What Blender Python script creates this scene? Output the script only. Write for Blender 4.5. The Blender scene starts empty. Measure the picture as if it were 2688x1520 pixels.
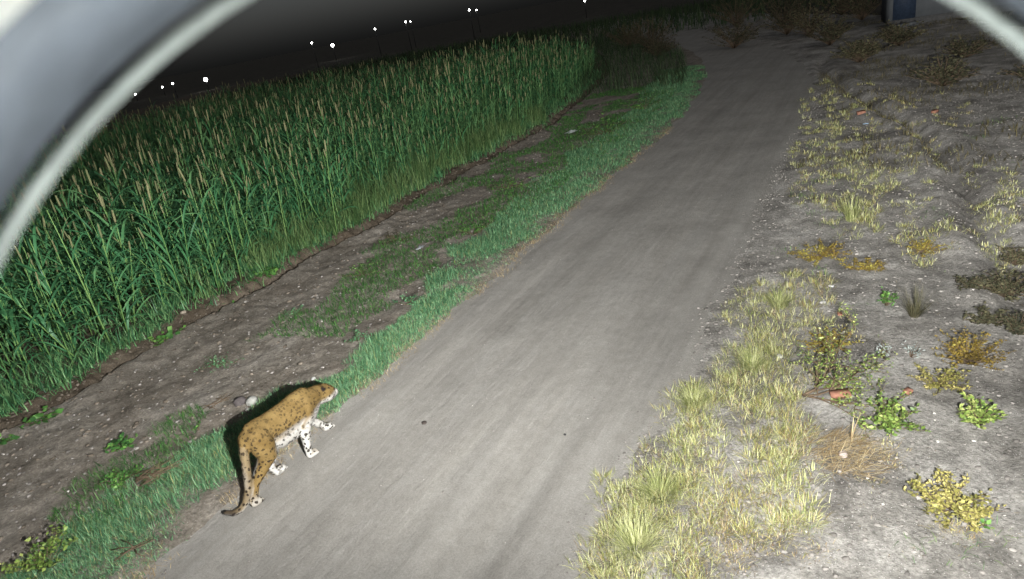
import bpy, math, random
import numpy as np
from mathutils import Matrix, Vector, Quaternion

random.seed(7)
rng = np.random.default_rng(7)
scene = bpy.context.scene
COL = scene.collection
PI = math.pi

# ------------------------------------------------------------------ camera
W, HP = 2688., 1520.                    # size of the photograph, for measuring
FPX = 1700.                             # focal length in those pixels
CAM_H = 3.9
ROLL = math.radians(11.0)
PITCH = math.radians(23.0567)
YAW = math.radians(32.457)              # the lens looks this far to the left of the road
def cam_basis():
    fh = np.array([-math.sin(YAW), math.cos(YAW), 0.]); up = np.array([0, 0, 1.])
    f = fh * math.cos(PITCH) - up * math.sin(PITCH)
    r = np.cross(f, up); r /= np.linalg.norm(r)
    u = np.cross(r, f)
    c, s = math.cos(ROLL), math.sin(ROLL)
    return r * c - u * s, u * c + r * s, f
CR, CU, CF = cam_basis()
CP = np.array([0, 0, CAM_H])
cam_data = bpy.data.cameras.new('camera')
cam_data.sensor_width = 36.
cam_data.lens = FPX / W * 36.
cam_data.clip_start = 0.004
cam_data.clip_end = 6000.
cam_data.dof.use_dof = True
cam_data.dof.focus_distance = 9.0
cam_data.dof.aperture_fstop = 15.0
cam = bpy.data.objects.new('camera', cam_data)
CAM_M = Matrix(((CR[0], CU[0], -CF[0], CP[0]), (CR[1], CU[1], -CF[1], CP[1]), (CR[2], CU[2], -CF[2], CP[2]), (0, 0, 0, 1)))
cam.matrix_world = CAM_M
COL.objects.link(cam)
scene.camera = cam

# ------------------------------------------------------------------ night sky, moon, exposure
world = bpy.data.worlds.new('World'); scene.world = world
world.use_nodes = True
wn = world.node_tree.nodes; wl = world.node_tree.links
bg = wn['Background']
sky = wn.new('ShaderNodeTexSky'); sky.sky_type = 'NISHITA'; sky.sun_disc = False
SUN_EL, SUN_AZ = math.radians(32), math.radians(140)
sky.sun_elevation = SUN_EL; sky.sun_rotation = SUN_AZ
sky.air_density = 1.0; sky.dust_density = 4.0
hs = wn.new('ShaderNodeHueSaturation'); hs.inputs['Saturation'].default_value = 0.3   # moonlit sky, almost grey
wl.new(sky.outputs[0], hs.inputs['Color']); wl.new(hs.outputs[0], bg.inputs['Color'])
bg.inputs['Strength'].default_value = 0.022
moon = bpy.data.lights.new('moon', 'SUN'); moon.energy = 0.02; moon.angle = math.radians(0.5); moon.color = (1, .96, .9)
mo = bpy.data.objects.new('moon', moon)
mdir = Vector((math.sin(SUN_AZ) * math.cos(SUN_EL), math.cos(SUN_AZ) * math.cos(SUN_EL), math.sin(SUN_EL)))
mo.rotation_euler = mdir.to_track_quat('Z', 'Y').to_euler(); mo.location = (0, 0, 30)
COL.objects.link(mo)
vs = scene.view_settings
vs.view_transform = 'Standard'; vs.look = 'None'; vs.gamma = 1.0; vs.use_curve_mapping = False
vs.exposure = 0.0
scene.cycles.use_denoising = True
scene.cycles.max_bounces = 4
# floodlight beside the camera, extra heads added to spread its light: (azimuth from the road, degrees below level, cone, power)
FLOOD_HEADS = [(4., -46., 158., 37500.), (-60., -4.8, 105., 10600.), (-10., 18., 112., 4500.)]

# ------------------------------------------------------------------ helpers
def ray(px, py):                        # px, py measured on the 2575 wide view of the photograph
    k = W / 2575.
    return CF + CR * ((px * k - W / 2) / FPX) + CU * ((HP / 2 - py * k) / FPX)
def gnd(px, py, z=0.):
    d = ray(px, py); t = (z - CAM_H) / d[2]
    p = CP + d * t
    return float(p[0]), float(p[1])
def project(P):
    q = np.asarray(P, float) - CP
    zz = q @ CF
    return W / 2 + FPX * (q @ CR) / zz, HP / 2 - FPX * (q @ CU) / zz, zz

def _h(ix, iy, seed):
    n = (ix.astype(np.int64) * 374761393 + iy.astype(np.int64) * 668265263 + seed * 974711) & 0x7fffffff
    n = (n ^ (n >> 13)) * 1274126177 & 0x7fffffff
    return ((n ^ (n >> 16)) & 0xffff) / 65535.
def vnoise(x, y, seed=0):
    x = np.asarray(x, float); y = np.asarray(y, float)
    ix = np.floor(x).astype(np.int64); iy = np.floor(y).astype(np.int64)
    fx = x - ix; fy = y - iy
    fx = fx * fx * (3 - 2 * fx); fy = fy * fy * (3 - 2 * fy)
    a = _h(ix, iy, seed); b = _h(ix + 1, iy, seed); c = _h(ix, iy + 1, seed); d = _h(ix + 1, iy + 1, seed)
    return (a * (1 - fx) + b * fx) * (1 - fy) + (c * (1 - fx) + d * fx) * fy * 1.0
def fbm(x, y, seed=0, o=4):
    s = 0; a = .5; t = 0
    for i in range(o):
        s = s + a * (vnoise(x * 2 ** i, y * 2 ** i, seed + i) - .5); t += a; a *= .5
    return s / t * 2
def sstep(a, b, x):
    t = np.clip((x - a) / (b - a), 0, 1); return t * t * (3 - 2 * t)

def tag(o, label=None, cat=None, group=None, kind=None):
    if label: o['label'] = label
    if cat: o['category'] = cat
    if group: o['group'] = group
    if kind: o['kind'] = kind
    return o
def empty(name, loc, rz=0.):
    o = bpy.data.objects.new(name, None); o.location = loc; o.rotation_euler = (0, 0, rz)
    o.empty_display_size = .1
    COL.objects.link(o); return o
def mesh_np(name, V, faces, mat, tint=None, smooth=False, slots=None, midx=None):
    """faces: list of (n,k) int arrays; one mesh datablock."""
    me = bpy.data.meshes.new(name)
    V = np.asarray(V, np.float32)
    me.vertices.add(len(V)); me.vertices.foreach_set('co', V.ravel())
    fl = [np.asarray(f, np.int32) for f in faces if len(f)]
    nl = sum(f.size for f in fl); nf = sum(len(f) for f in fl)
    me.loops.add(nl); me.loops.foreach_set('vertex_index', np.concatenate([f.ravel() for f in fl]))
    tot = np.concatenate([np.full(len(f), f.shape[1], np.int32) for f in fl])
    st = np.concatenate([[0], np.cumsum(tot)[:-1]]).astype(np.int32)
    me.polygons.add(nf); me.polygons.foreach_set('loop_start', st); me.polygons.foreach_set('loop_total', tot)
    if smooth: me.polygons.foreach_set('use_smooth', np.ones(nf, bool))
    if midx is not None: me.polygons.foreach_set('material_index', np.asarray(midx, np.int32))
    for m in (slots or [mat]): me.materials.append(m)
    if tint is not None:
        a = me.attributes.new('tint', 'FLOAT', 'POINT'); a.data.foreach_set('value', np.asarray(tint, np.float32))
    me.update(calc_edges=True); me.validate()
    return me
def obj(name, me, parent=None, loc=None, rot=None):
    o = bpy.data.objects.new(name, me); COL.objects.link(o)
    if parent: o.parent = parent
    if loc is not None: o.location = loc
    if rot is not None: o.rotation_euler = rot
    return o

class Geo:
    """collects vertices, quads and triangles with a tint for each vertex"""
    def __init__(s): s.V = []; s.Q = []; s.T = []; s.t = []; s.n = 0
    def add(s, V, Q=None, T=None, tint=None):
        V = np.asarray(V, float).reshape(-1, 3)
        s.V.append(V)
        if Q is not None and len(Q): s.Q.append(np.asarray(Q) + s.n)
        if T is not None and len(T): s.T.append(np.asarray(T) + s.n)
        s.t.append(np.broadcast_to(np.asarray(.5 if tint is None else tint, float), (len(V),)))
        s.n += len(V)
    def mesh(s, name, mat, smooth=False):
        fs = []
        if s.Q: fs.append(np.concatenate(s.Q))
        if s.T: fs.append(np.concatenate(s.T))
        return mesh_np(name, np.concatenate(s.V), fs, mat, np.concatenate(s.t), smooth)

def blades(base, az, length, width, lean, bend, tint, seg=3, flat_tip=False):
    """N grass blades as tapering strips that lean and bend over. Returns V, Q, T, tint."""
    N = len(base)
    az = np.asarray(az); d = np.stack([np.cos(az), np.sin(az), np.zeros(N)], 1)
    side = np.stack([-np.sin(az), np.cos(az), np.zeros(N)], 1)
    V = np.zeros((N, 2 * seg + 1, 3)); p = base.copy(); ang = lean.copy()
    for k in range(seg):
        w = width * (1 - .75 * (k / seg) ** 1.4) * .5
        if k == 0: w = w * .7
        V[:, 2 * k] = p - side * w[:, None]; V[:, 2 * k + 1] = p + side * w[:, None]
        st = length / seg
        p = p + (d * np.sin(ang)[:, None] + np.array([0, 0, 1.]) * np.cos(ang)[:, None]) * st[:, None]
        ang = ang + bend / seg
    V[:, 2 * seg] = p
    o = (np.arange(N) * (2 * seg + 1))[:, None]
    Q = np.concatenate([o + np.array([2 * k, 2 * k + 1, 2 * k + 3, 2 * k + 2]) for k in range(seg - 1)]) if seg > 1 else np.zeros((0, 4), int)
    T = o + np.array([2 * seg - 2, 2 * seg - 1, 2 * seg])
    return V.reshape(-1, 3), Q, T, np.repeat(tint, 2 * seg + 1)

def tube(pts, rad, n=6, closed=True):
    pts = np.asarray(pts, float); rad = np.broadcast_to(np.asarray(rad, float), (len(pts),))
    t = np.gradient(pts, axis=0); t /= np.linalg.norm(t, axis=1)[:, None] + 1e-9
    ref = np.array([0, 0, 1.]) if abs(t[0][2]) < .9 else np.array([1., 0, 0])
    V = []
    a = np.arange(n) * 2 * PI / n
    for p, tt, r in zip(pts, t, rad):
        s = np.cross(tt, ref); s /= np.linalg.norm(s) + 1e-9; u = np.cross(s, tt)
        V.append(p + r * (np.cos(a)[:, None] * s + np.sin(a)[:, None] * u))
    V = np.concatenate(V); Q = []
    for i in range(len(pts) - 1):
        for j in range(n):
            Q.append((i * n + j, i * n + (j + 1) % n, (i + 1) * n + (j + 1) % n, (i + 1) * n + j))
    T = []
    if closed:
        m = len(V); V = np.concatenate([V, pts[:1], pts[-1:]])
        for j in range(n):
            T.append((m, (j + 1) % n, j)); b = (len(pts) - 1) * n
            T.append((m + 1, b + j, b + (j + 1) % n))
    return V, np.array(Q), np.array(T).reshape(-1, 3)
def box(x0, x1, y0, y1, z0, z1):
    V = np.array([(x, y, z) for z in (z0, z1) for y in (y0, y1) for x in (x0, x1)], float)
    Q = np.array([(0, 2, 3, 1), (4, 5, 7, 6), (0, 1, 5, 4), (2, 6, 7, 3), (0, 4, 6, 2), (1, 3, 7, 5)])
    return V, Q
ICO_V, ICO_T = None, None
def _ico():
    t = (1 + 5 ** .5) / 2
    V = np.array([(-1, t, 0), (1, t, 0), (-1, -t, 0), (1, -t, 0), (0, -1, t), (0, 1, t), (0, -1, -t), (0, 1, -t), (t, 0, -1), (t, 0, 1), (-t, 0, -1), (-t, 0, 1)], float)
    V /= np.linalg.norm(V[0])
    T = np.array([(0, 11, 5), (0, 5, 1), (0, 1, 7), (0, 7, 10), (0, 10, 11), (1, 5, 9), (5, 11, 4), (11, 10, 2), (10, 7, 6), (7, 1, 8), (3, 9, 4), (3, 4, 2), (3, 2, 6), (3, 6, 8), (3, 8, 9), (4, 9, 5), (2, 4, 11), (6, 2, 10), (8, 6, 7), (9, 8, 1)])
    return V, T
ICO_V, ICO_T = _ico()
def ico_sub(n):
    V, T = ICO_V, ICO_T
    for _ in range(n):
        V = list(map(tuple, V)); mid = {}; nt = []
        def m(a, b):
            k = (min(a, b), max(a, b))
            if k not in mid:
                p = np.array(V[a]) + np.array(V[b]); p /= np.linalg.norm(p); V.append(tuple(p)); mid[k] = len(V) - 1
            return mid[k]
        for a, b, c in T:
            ab, bc, ca = m(a, b), m(b, c), m(c, a)
            nt += [(a, ab, ca), (b, bc, ab), (c, ca, bc), (ab, bc, ca)]
        V = np.array(V); T = np.array(nt)
    return V, T
def rocks(P, S, tint, squash=.6):
    """N pebbles, each a squashed and jittered icosahedron"""
    N = len(P)
    V = ICO_V[None] * (1 + rng.uniform(-.28, .28, (N, 12, 1)))
    sc = np.stack([S * rng.uniform(.7, 1.3, N), S * rng.uniform(.7, 1.3, N), S * squash * rng.uniform(.7, 1.2, N)], 1)
    V = V * sc[:, None]
    a = rng.uniform(0, 2 * PI, N); c, s = np.cos(a), np.sin(a)
    X = V[..., 0] * c[:, None] - V[..., 1] * s[:, None]; Y = V[..., 0] * s[:, None] + V[..., 1] * c[:, None]
    V = np.stack([X, Y, V[..., 2]], 2) + P[:, None]
    T = (np.arange(N) * 12)[:, None, None] + ICO_T[None]
    return V.reshape(-1, 3), T.reshape(-1, 3), np.repeat(tint, 12)

# ------------------------------------------------------------------ materials
def srgb(r, g, b):
    f = lambda c: (c / 255 / 12.92) if c / 255 <= .04045 else ((c / 255 + .055) / 1.055) ** 2.4
    return (f(r), f(g), f(b), 1)
def newmat(name, rough=.8, spec=.3):
    m = bpy.data.materials.new(name); m.use_nodes = True
    nt = m.node_tree; b = nt.nodes['Principled BSDF']
    b.inputs['Roughness'].default_value = rough; b.inputs['Specular IOR Level'].default_value = spec
    return m, nt.nodes, nt.links, b
def ramp(N, stops, interp='LINEAR'):
    r = N.new('ShaderNodeValToRGB'); e = r.color_ramp.elements; r.color_ramp.interpolation = interp
    while len(e) < len(stops): e.new(.5)
    for i, (p, c) in enumerate(stops): e[i].position = p; e[i].color = c if len(c) == 4 else (*c, 1)
    return r
def noise(N, L, vec, scale, detail=5, rough=.6, dist=0.):
    n = N.new('ShaderNodeTexNoise'); n.inputs['Scale'].default_value = scale; n.inputs['Detail'].default_value = detail
    n.inputs['Roughness'].default_value = rough; n.inputs['Distortion'].default_value = dist
    if vec is not None: L.new(vec, n.inputs['Vector'])
    return n
def mixc(N, L, a, b, fac, blend='MIX'):
    m = N.new('ShaderNodeMix'); m.data_type = 'RGBA'; m.blend_type = blend
    for sck, v in ((m.inputs[0], fac), (m.inputs[6], a), (m.inputs[7], b)):
        if isinstance(v, (int, float)): sck.default_value = v
        elif isinstance(v, tuple): sck.default_value = v if len(v) == 4 else (*v, 1)
        else: L.new(v, sck)
    return m.outputs[2]
def bump(N, L, b, h, strength, dist):
    bm = N.new('ShaderNodeBump'); bm.inputs['Strength'].default_value = strength; bm.inputs['Distance'].default_value = dist
    L.new(h, bm.inputs['Height']); L.new(bm.outputs[0], b.inputs['Normal']); return bm
def coords(N, L, scale=(1, 1, 1)):
    tc = N.new('ShaderNodeTexCoord'); mp = N.new('ShaderNodeMapping'); mp.inputs['Scale'].default_value = scale
    L.new(tc.outputs['Object'], mp.inputs['Vector']); return mp.outputs[0]

def mat_soil(name, c0, c1, c2, speck, scale=1.0, pebble=.5, grain=1.0):
    m, N, L, b = newmat(name, .92, .15)
    v = coords(N, L)
    big = noise(N, L, v, 1.1 * scale, 6, .62, .3); fine = noise(N, L, v, 28 * scale, 6, .7); mid = noise(N, L, v, 6 * scale, 5, .65)
    r1 = ramp(N, [(.30, c0), (.50, c1), (.72, c2)]); L.new(big.outputs[0], r1.inputs[0])
    r2 = ramp(N, [(.32, (1 - .55 * grain,) * 3), (.68, (1 + .4 * grain,) * 3)]); L.new(fine.outputs[0], r2.inputs[0])
    c = mixc(N, L, r1.outputs[0], r2.outputs[0], .8, 'MULTIPLY')
    r3 = ramp(N, [(.35, (1 - .36 * grain,) * 3), (.65, (1 + .18 * grain,) * 3)]); L.new(mid.outputs[0], r3.inputs[0])
    c = mixc(N, L, c, r3.outputs[0], .8, 'MULTIPLY')
    vo = N.new('ShaderNodeTexVoronoi'); vo.inputs['Scale'].default_value = 55 * scale; L.new(v, vo.inputs['Vector'])
    rp = ramp(N, [(.0, (1, 1, 1)), (.16, (1, 1, 1)), (.2, (0, 0, 0))]); L.new(vo.outputs['Distance'], rp.inputs[0])
    pk = N.new('ShaderNodeMath'); pk.operation = 'GREATER_THAN'; pk.inputs[1].default_value = 1 - pebble * .35
    sp = N.new('ShaderNodeSeparateColor'); L.new(vo.outputs['Color'], sp.inputs[0]); L.new(sp.outputs[0], pk.inputs[0])
    mu = N.new('ShaderNodeMath'); mu.operation = 'MULTIPLY'; L.new(rp.outputs[0], mu.inputs[0]); L.new(pk.outputs[0], mu.inputs[1])
    c = mixc(N, L, c, speck, mu.outputs[0])
    L.new(c, b.inputs['Base Color'])
    ad = N.new('ShaderNodeMath'); ad.operation = 'ADD'; L.new(fine.outputs[0], ad.inputs[0]); L.new(mu.outputs[0], ad.inputs[1])
    bump(N, L, b, ad.outputs[0], .7, .03)
    return m
def mat_road():
    m, N, L, b = newmat('road_dust', .9, .2)
    v = coords(N, L); vs_ = coords(N, L, (1.0, .14, 1.0))
    st = noise(N, L, vs_, 3.2, 6, .6, .2); st2 = noise(N, L, vs_, 14, 4, .6); big = noise(N, L, v, .8, 5, .6, .4); fine = noise(N, L, v, 60, 4, .7)
    r1 = ramp(N, [(.28, (.272, .261, .24)), (.5, (.29, .28, .26)), (.74, (.308, .299, .28))]); L.new(st.outputs[0], r1.inputs[0])
    r2 = ramp(N, [(.3, (.86, .855, .85)), (.7, (1.1, 1.1, 1.1))]); L.new(big.outputs[0], r2.inputs[0])
    c = mixc(N, L, r1.outputs[0], r2.outputs[0], .9, 'MULTIPLY')
    r3 = ramp(N, [(.35, (.95, .95, .95)), (.68, (1.04, 1.04, 1.04))]); L.new(st2.outputs[0], r3.inputs[0])
    c = mixc(N, L, c, r3.outputs[0], .8, 'MULTIPLY')
    r4 = ramp(N, [(.3, (.78, .78, .78)), (.7, (1.16, 1.16, 1.16))]); L.new(fine.outputs[0], r4.inputs[0])
    c = mixc(N, L, c, r4.outputs[0], .8, 'MULTIPLY')
    gr = noise(N, L, v, 190, 3, .75); r6 = ramp(N, [(.32, (.74, .74, .74)), (.68, (1.22, 1.22, 1.22))]); L.new(gr.outputs[0], r6.inputs[0])
    c = mixc(N, L, c, r6.outputs[0], .8, 'MULTIPLY')
    blot = noise(N, L, v, 9, 6, .7, .3); r7 = ramp(N, [(.35, (.9, .895, .89)), (.65, (1.07, 1.07, 1.07))]); L.new(blot.outputs[0], r7.inputs[0])
    c = mixc(N, L, c, r7.outputs[0], .9, 'MULTIPLY')
    trk = noise(N, L, coords(N, L, (1.0, .018, 1.0)), 5.0, 5, .65); r5 = ramp(N, [(.36, (.89, .885, .88)), (.5, (1, 1, 1)), (.66, (1.08, 1.08, 1.07))]); L.new(trk.outputs[0], r5.inputs[0])
    c = mixc(N, L, c, r5.outputs[0], .75, 'MULTIPLY')
    L.new(c, b.inputs['Base Color'])
    ad = N.new('ShaderNodeMath'); ad.operation = 'ADD'; L.new(st2.outputs[0], ad.inputs[0]); L.new(fine.outputs[0], ad.inputs[1])
    bump(N, L, b, ad.outputs[0], .5, .015)
    return m
def mat_leaf(name, dark, mid, light, rough=.55, spec=.35, transl=.0):
    m, N, L, b = newmat(name, rough, spec)
    at = N.new('ShaderNodeAttribute'); at.attribute_name = 'tint'
    oi = N.new('ShaderNodeObjectInfo')
    ma = N.new('ShaderNodeMath'); ma.operation = 'MULTIPLY_ADD'; ma.inputs[1].default_value = .35; L.new(oi.outputs['Random'], ma.inputs[0])
    sb = N.new('ShaderNodeMath'); sb.operation = 'SUBTRACT'; sb.inputs[1].default_value = .17; L.new(at.outputs['Fac'], sb.inputs[0])
    L.new(sb.outputs[0], ma.inputs[2])
    v = coords(N, L); n = noise(N, L, v, 9, 3, .6)
    a2 = N.new('ShaderNodeMath'); a2.operation = 'MULTIPLY_ADD'; a2.inputs[1].default_value = .5; L.new(n.outputs[0], a2.inputs[0])
    s2 = N.new('ShaderNodeMath'); s2.operation = 'SUBTRACT'; s2.inputs[1].default_value = .25; L.new(ma.outputs[0], s2.inputs[0]); L.new(s2.outputs[0], a2.inputs[2])
    r = ramp(N, [(.1, dark), (.5, mid), (.92, light)]); L.new(a2.outputs[0], r.inputs[0])
    L.new(r.outputs[0], b.inputs['Base Color'])
    return m
def mat_plain(name, col, rough=.7, spec=.3, var=.25, scale=12):
    m, N, L, b = newmat(name, rough, spec)
    v = coords(N, L); n = noise(N, L, v, scale, 4, .6)
    r = ramp(N, [(.3, tuple(c * (1 - var) for c in col)), (.7, tuple(min(1, c * (1 + var)) for c in col))]); L.new(n.outputs[0], r.inputs[0])
    L.new(r.outputs[0], b.inputs['Base Color']); bump(N, L, b, n.outputs[0], .25, .01)
    return m
def mat_tint(name, a, bb, c, rough=.85):
    m, N, L, b = newmat(name, rough, .2)
    at = N.new('ShaderNodeAttribute'); at.attribute_name = 'tint'
    r = ramp(N, [(0, a), (.5, bb), (1, c)]); L.new(at.outputs['Fac'], r.inputs[0])
    v = coords(N, L); n = noise(N, L, v, 40, 3, .6); r2 = ramp(N, [(.3, (.8, .8, .8)), (.7, (1.15, 1.15, 1.15))]); L.new(n.outputs[0], r2.inputs[0])
    L.new(mixc(N, L, r.outputs[0], r2.outputs[0], .8, 'MULTIPLY'), b.inputs['Base Color'])
    return m
def mat_emit(name, col, st):
    m, N, L, b = newmat(name)
    b.inputs['Base Color'].default_value = (*col, 1); b.inputs['Emission Color'].default_value = (*col, 1); b.inputs['Emission Strength'].default_value = st
    return m

M = {}
M['ground'] = mat_soil('far_soil', (.04, .037, .03), (.065, .06, .048), (.09, .082, .062), (.14, .13, .11), .4, .2)
M['field'] = mat_soil('field_soil', (.06, .048, .035), (.1, .082, .06), (.14, .115, .085), (.2, .18, .15), 1, .3)
M['bank'] = mat_soil('bank_soil', (.075, .058, .042), (.125, .1, .075), (.175, .147, .115), (.3, .27, .23), 1.3, .3)
M['verge'] = mat_soil('verge_soil', (.14, .12, .098), (.235, .21, .178), (.32, .295, .26), (.5, .47, .43), 1, .5)
M['gravel'] = mat_soil('gravel_soil', (.12, .112, .102), (.29, .277, .255), (.46, .445, .418), (.62, .61, .6), 1.1, .9)
M['road'] = mat_road()
M['millet_leaf'] = mat_leaf('millet_leaf', (.024, .09, .04), (.052, .175, .07), (.16, .31, .125), .5, .4)
M['millet_stem'] = mat_leaf('millet_stem', (.06, .15, .045), (.12, .24, .07), (.22, .34, .11))
M['millet_head'] = mat_leaf('millet_head', (.1, .125, .06), (.17, .18, .09), (.25, .23, .13), .85, .1)
M['lush'] = mat_leaf('lush_grass', (.038, .12, .056), (.082, .215, .1), (.2, .35, .18))
M['lush_weed'] = mat_leaf('lush_weed', (.03, .09, .025), (.07, .19, .04), (.17, .32, .07))
M['field_weed'] = mat_leaf('field_weed', (.04, .09, .03), (.085, .165, .055), (.18, .26, .1))
M['far_weed'] = mat_leaf('far_weed', (.018, .035, .018), (.035, .06, .028), (.06, .085, .04), .8, .15)
M['dry'] = mat_leaf('dry_grass', (.15, .18, .06), (.34, .37, .145), (.6, .6, .34), .7, .2)
M['straw'] = mat_leaf('straw', (.15, .105, .055), (.28, .205, .11), (.5, .42, .26), .8, .15)
M['yellow_weed'] = mat_leaf('yellow_weed', (.13, .135, .035), (.3, .275, .08), (.55, .48, .2), .6, .3)
M['amber_weed'] = mat_leaf('amber_weed', (.11, .08, .018), (.24, .17, .035), (.33, .3, .07), .7, .2)
M['leafy_weed'] = mat_leaf('leafy_weed', (.07, .13, .03), (.19, .28, .06), (.45, .48, .17), .5, .4)
M['silver_weed'] = mat_leaf('silver_weed', (.2, .26, .24), (.36, .42, .4), (.6, .64, .62))
M['scrub'] = mat_leaf('scrub', (.03, .032, .02), (.065, .065, .038), (.12, .11, .06), .8, .15)
M['dim_scrub'] = mat_leaf('dim_scrub', (.06, .055, .03), (.12, .105, .055), (.2, .17, .085), .8, .15)
M['stone_chip'] = mat_tint('stone_chip', (.14, .13, .12), (.3, .28, .26), (.7, .68, .64))
M['bank_clod'] = mat_tint('bank_clod', (.09, .074, .058), (.165, .14, .112), (.24, .21, .175))
M['twig'] = mat_plain('twig_bark', (.13, .095, .065), .9, .1)
M['bark'] = mat_plain('tree_bark', (.09, .075, .06), .9, .1)

def place(name, me, kind=None, label=None, cat=None, group=None):
    o = obj(name, me); tag(o, label, cat, group, kind); return o

# ------------------------------------------------------------------ the ground, in strips along the road
def curve(y):
    return -.0095 * np.maximum(0, np.asarray(y, float) - 17) ** 2 * (np.asarray(y, float) < 500)
def bend(y):                                       # the road swings left beyond 17 m and then runs straight on
    y = np.asarray(y, float)
    return np.where(y < 45, curve(np.minimum(y, 45)), curve(45.) - .532 * (y - 45))
def e_ditch(y): return -9.92 + .26 * fbm(np.asarray(y) * .8, np.asarray(y) * 0 + 3, 11, 5) + .09 * fbm(np.asarray(y) * 6, np.asarray(y) * 0, 5, 3) - .012 * np.asarray(y)
def e_left(y): return -5.47 + .14 * fbm(np.asarray(y) * 1.3, np.asarray(y) * 0, 21, 4) + .05 * fbm(np.asarray(y) * 9, np.asarray(y) * 0, 23, 3)
def e_right(y): return -1.82 + .18 * fbm(np.asarray(y) * 1.1, np.asarray(y) * 0, 31, 4) + .08 * fbm(np.asarray(y) * 8, np.asarray(y) * 0, 33, 3)
RUT = np.array([gnd(*q) for q in ((2060, 170), (2140, 240), (2290, 310), (2400, 430), (2470, 570), (2550, 720))])
def rut(x, y):
    cx_ = np.interp(y, RUT[::-1, 1], RUT[::-1, 0]); d = x - cx_ + .12 * fbm(y * 1.2, y * 0, 77, 3)
    m = sstep(RUT[-1, 1] - 1, RUT[-1, 1], y) * sstep(RUT[0, 1] + 3, RUT[0, 1], y)
    return m * (-.13 * np.exp(-(d / .16) ** 2) + .07 * np.exp(-((d - .42) / .2) ** 2) + .06 * np.exp(-((d + .42) / .2) ** 2))
def zfun(x, y):
    x = np.asarray(x, float); y = np.asarray(y, float)
    u = x - bend(y)
    ed, el, er = e_ditch(y), e_left(y), e_right(y)
    n1 = fbm(x * 1.1, y * 1.1, 1, 4); n2 = fbm(x * 7, y * 7, 2, 3); n3 = fbm(u * 5, y * .35, 9, 3)
    road = .012 * n3 + .012 * n1 - .02 * np.exp(-((u + 4.55) / .3) ** 2) - .02 * np.exp(-((u + 2.75) / .3) ** 2) + .003 * n2
    verge = .045 * n1 + .03 * n2 - .02 + .05 * sstep(-6.9, -6.2, u) + .05 * sstep(ed + .6, ed, u)
    right = .05 * n1 + .024 * n2 + rut(x, y) + .02 * sstep(er, er + .5, u)
    field = .05 + .06 * n1 + .06 * n2
    t = ed - u
    ditch = -.02 - .20 * sstep(-.45, .35, fbm(y * .55, y * 0 + 7, 61, 3)) + .03 * n2
    z = np.where(u < ed, ditch, verge)
    z = np.where(u < ed - .03, ditch, z)
    z = np.where(t > .12, ditch + (field - ditch) * sstep(.12, .62, t + .1 * n2 + .08 * n1), z)
    z = np.where(t > .8, field, z)
    wl_ = sstep(el - .22, el + .05, u)
    z = np.where(u > el - .22, z * (1 - wl_) + road * wl_, z)
    wr = sstep(er - .05, er + .3, u)
    z = np.where(u > er - .05, road * (1 - wr) + right * wr, z)
    far = np.maximum(np.maximum(np.abs(u + 4) - 55, 0), np.maximum(y - 75, 0))
    return z - .02 * far
YS = np.unique(np.concatenate([np.arange(-3, 12, .055), np.arange(12, 24, .11), np.arange(24, 50, .3), np.arange(50, 101, 2.)]))
def strip(name, fa, fb, ss, mat, kind='structure'):
    Y = YS[:, None]; ss = np.asarray(ss)[None, :]
    A = fa(YS)[:, None]; Bb = fb(YS)[:, None]
    U = A + (Bb - A) * ss
    X = U + bend(Y); Yb = np.broadcast_to(Y, X.shape)
    Z = zfun(X, Yb)
    V = np.stack([X, Yb, Z], 2).reshape(-1, 3)
    ny, nx = X.shape
    i = (np.arange(ny - 1)[:, None] * nx + np.arange(nx - 1)[None]).ravel()
    Q = np.stack([i, i + 1, i + nx + 1, i + nx], 1)
    return place(name, mesh_np(name, V, [Q], mat, smooth=True), kind)
lin = lambda n: np.linspace(0, 1, n)
k_ = lambda c: (lambda y: np.full(len(y), c))
far_field = np.concatenate([-np.geomspace(85, .66, 150)])
def strip_abs(name, fr, offs, mat):               # offsets measured from a wandering edge
    X0 = fr(YS)[:, None] + np.asarray(offs)[None]
    X = X0 + bend(YS)[:, None]; Y = np.broadcast_to(YS[:, None], X.shape)
    Z = zfun(X, Y); V = np.stack([X, Y, Z], 2).reshape(-1, 3); ny, nx = X.shape
    i = (np.arange(ny - 1)[:, None] * nx + np.arange(nx - 1)[None]).ravel()
    return place(name, mesh_np(name, V, [np.stack([i, i + 1, i + nx + 1, i + nx], 1)], mat, smooth=True), 'structure')
strip_abs('field_ground', e_ditch, far_field, M['field'])
strip_abs('ditch', e_ditch, np.array([-.66, -.6, -.54, -.48, -.42, -.36, -.3, -.24, -.16, -.08, -.031, -.004, 0.0]), M['bank'])
strip('left_verge', e_ditch, e_left, lin(72), M['verge'])
strip('road', e_left, e_right, lin(62), M['road'])
strip('right_verge', e_right, k_(6.), lin(110), M['gravel'])
strip('right_ground', k_(6.), k_(70.), np.linspace(0, 1, 90) ** 1.6, M['ground'])
g = 3000.
V, Q = np.array([(-g, -g, -1.1), (g, -g, -1.1), (g, g, -1.1), (-g, g, -1.1)]), np.array([(0, 1, 2, 3)])
place('ground', mesh_np('ground', V, [Q], M['ground']), 'structure')

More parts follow.
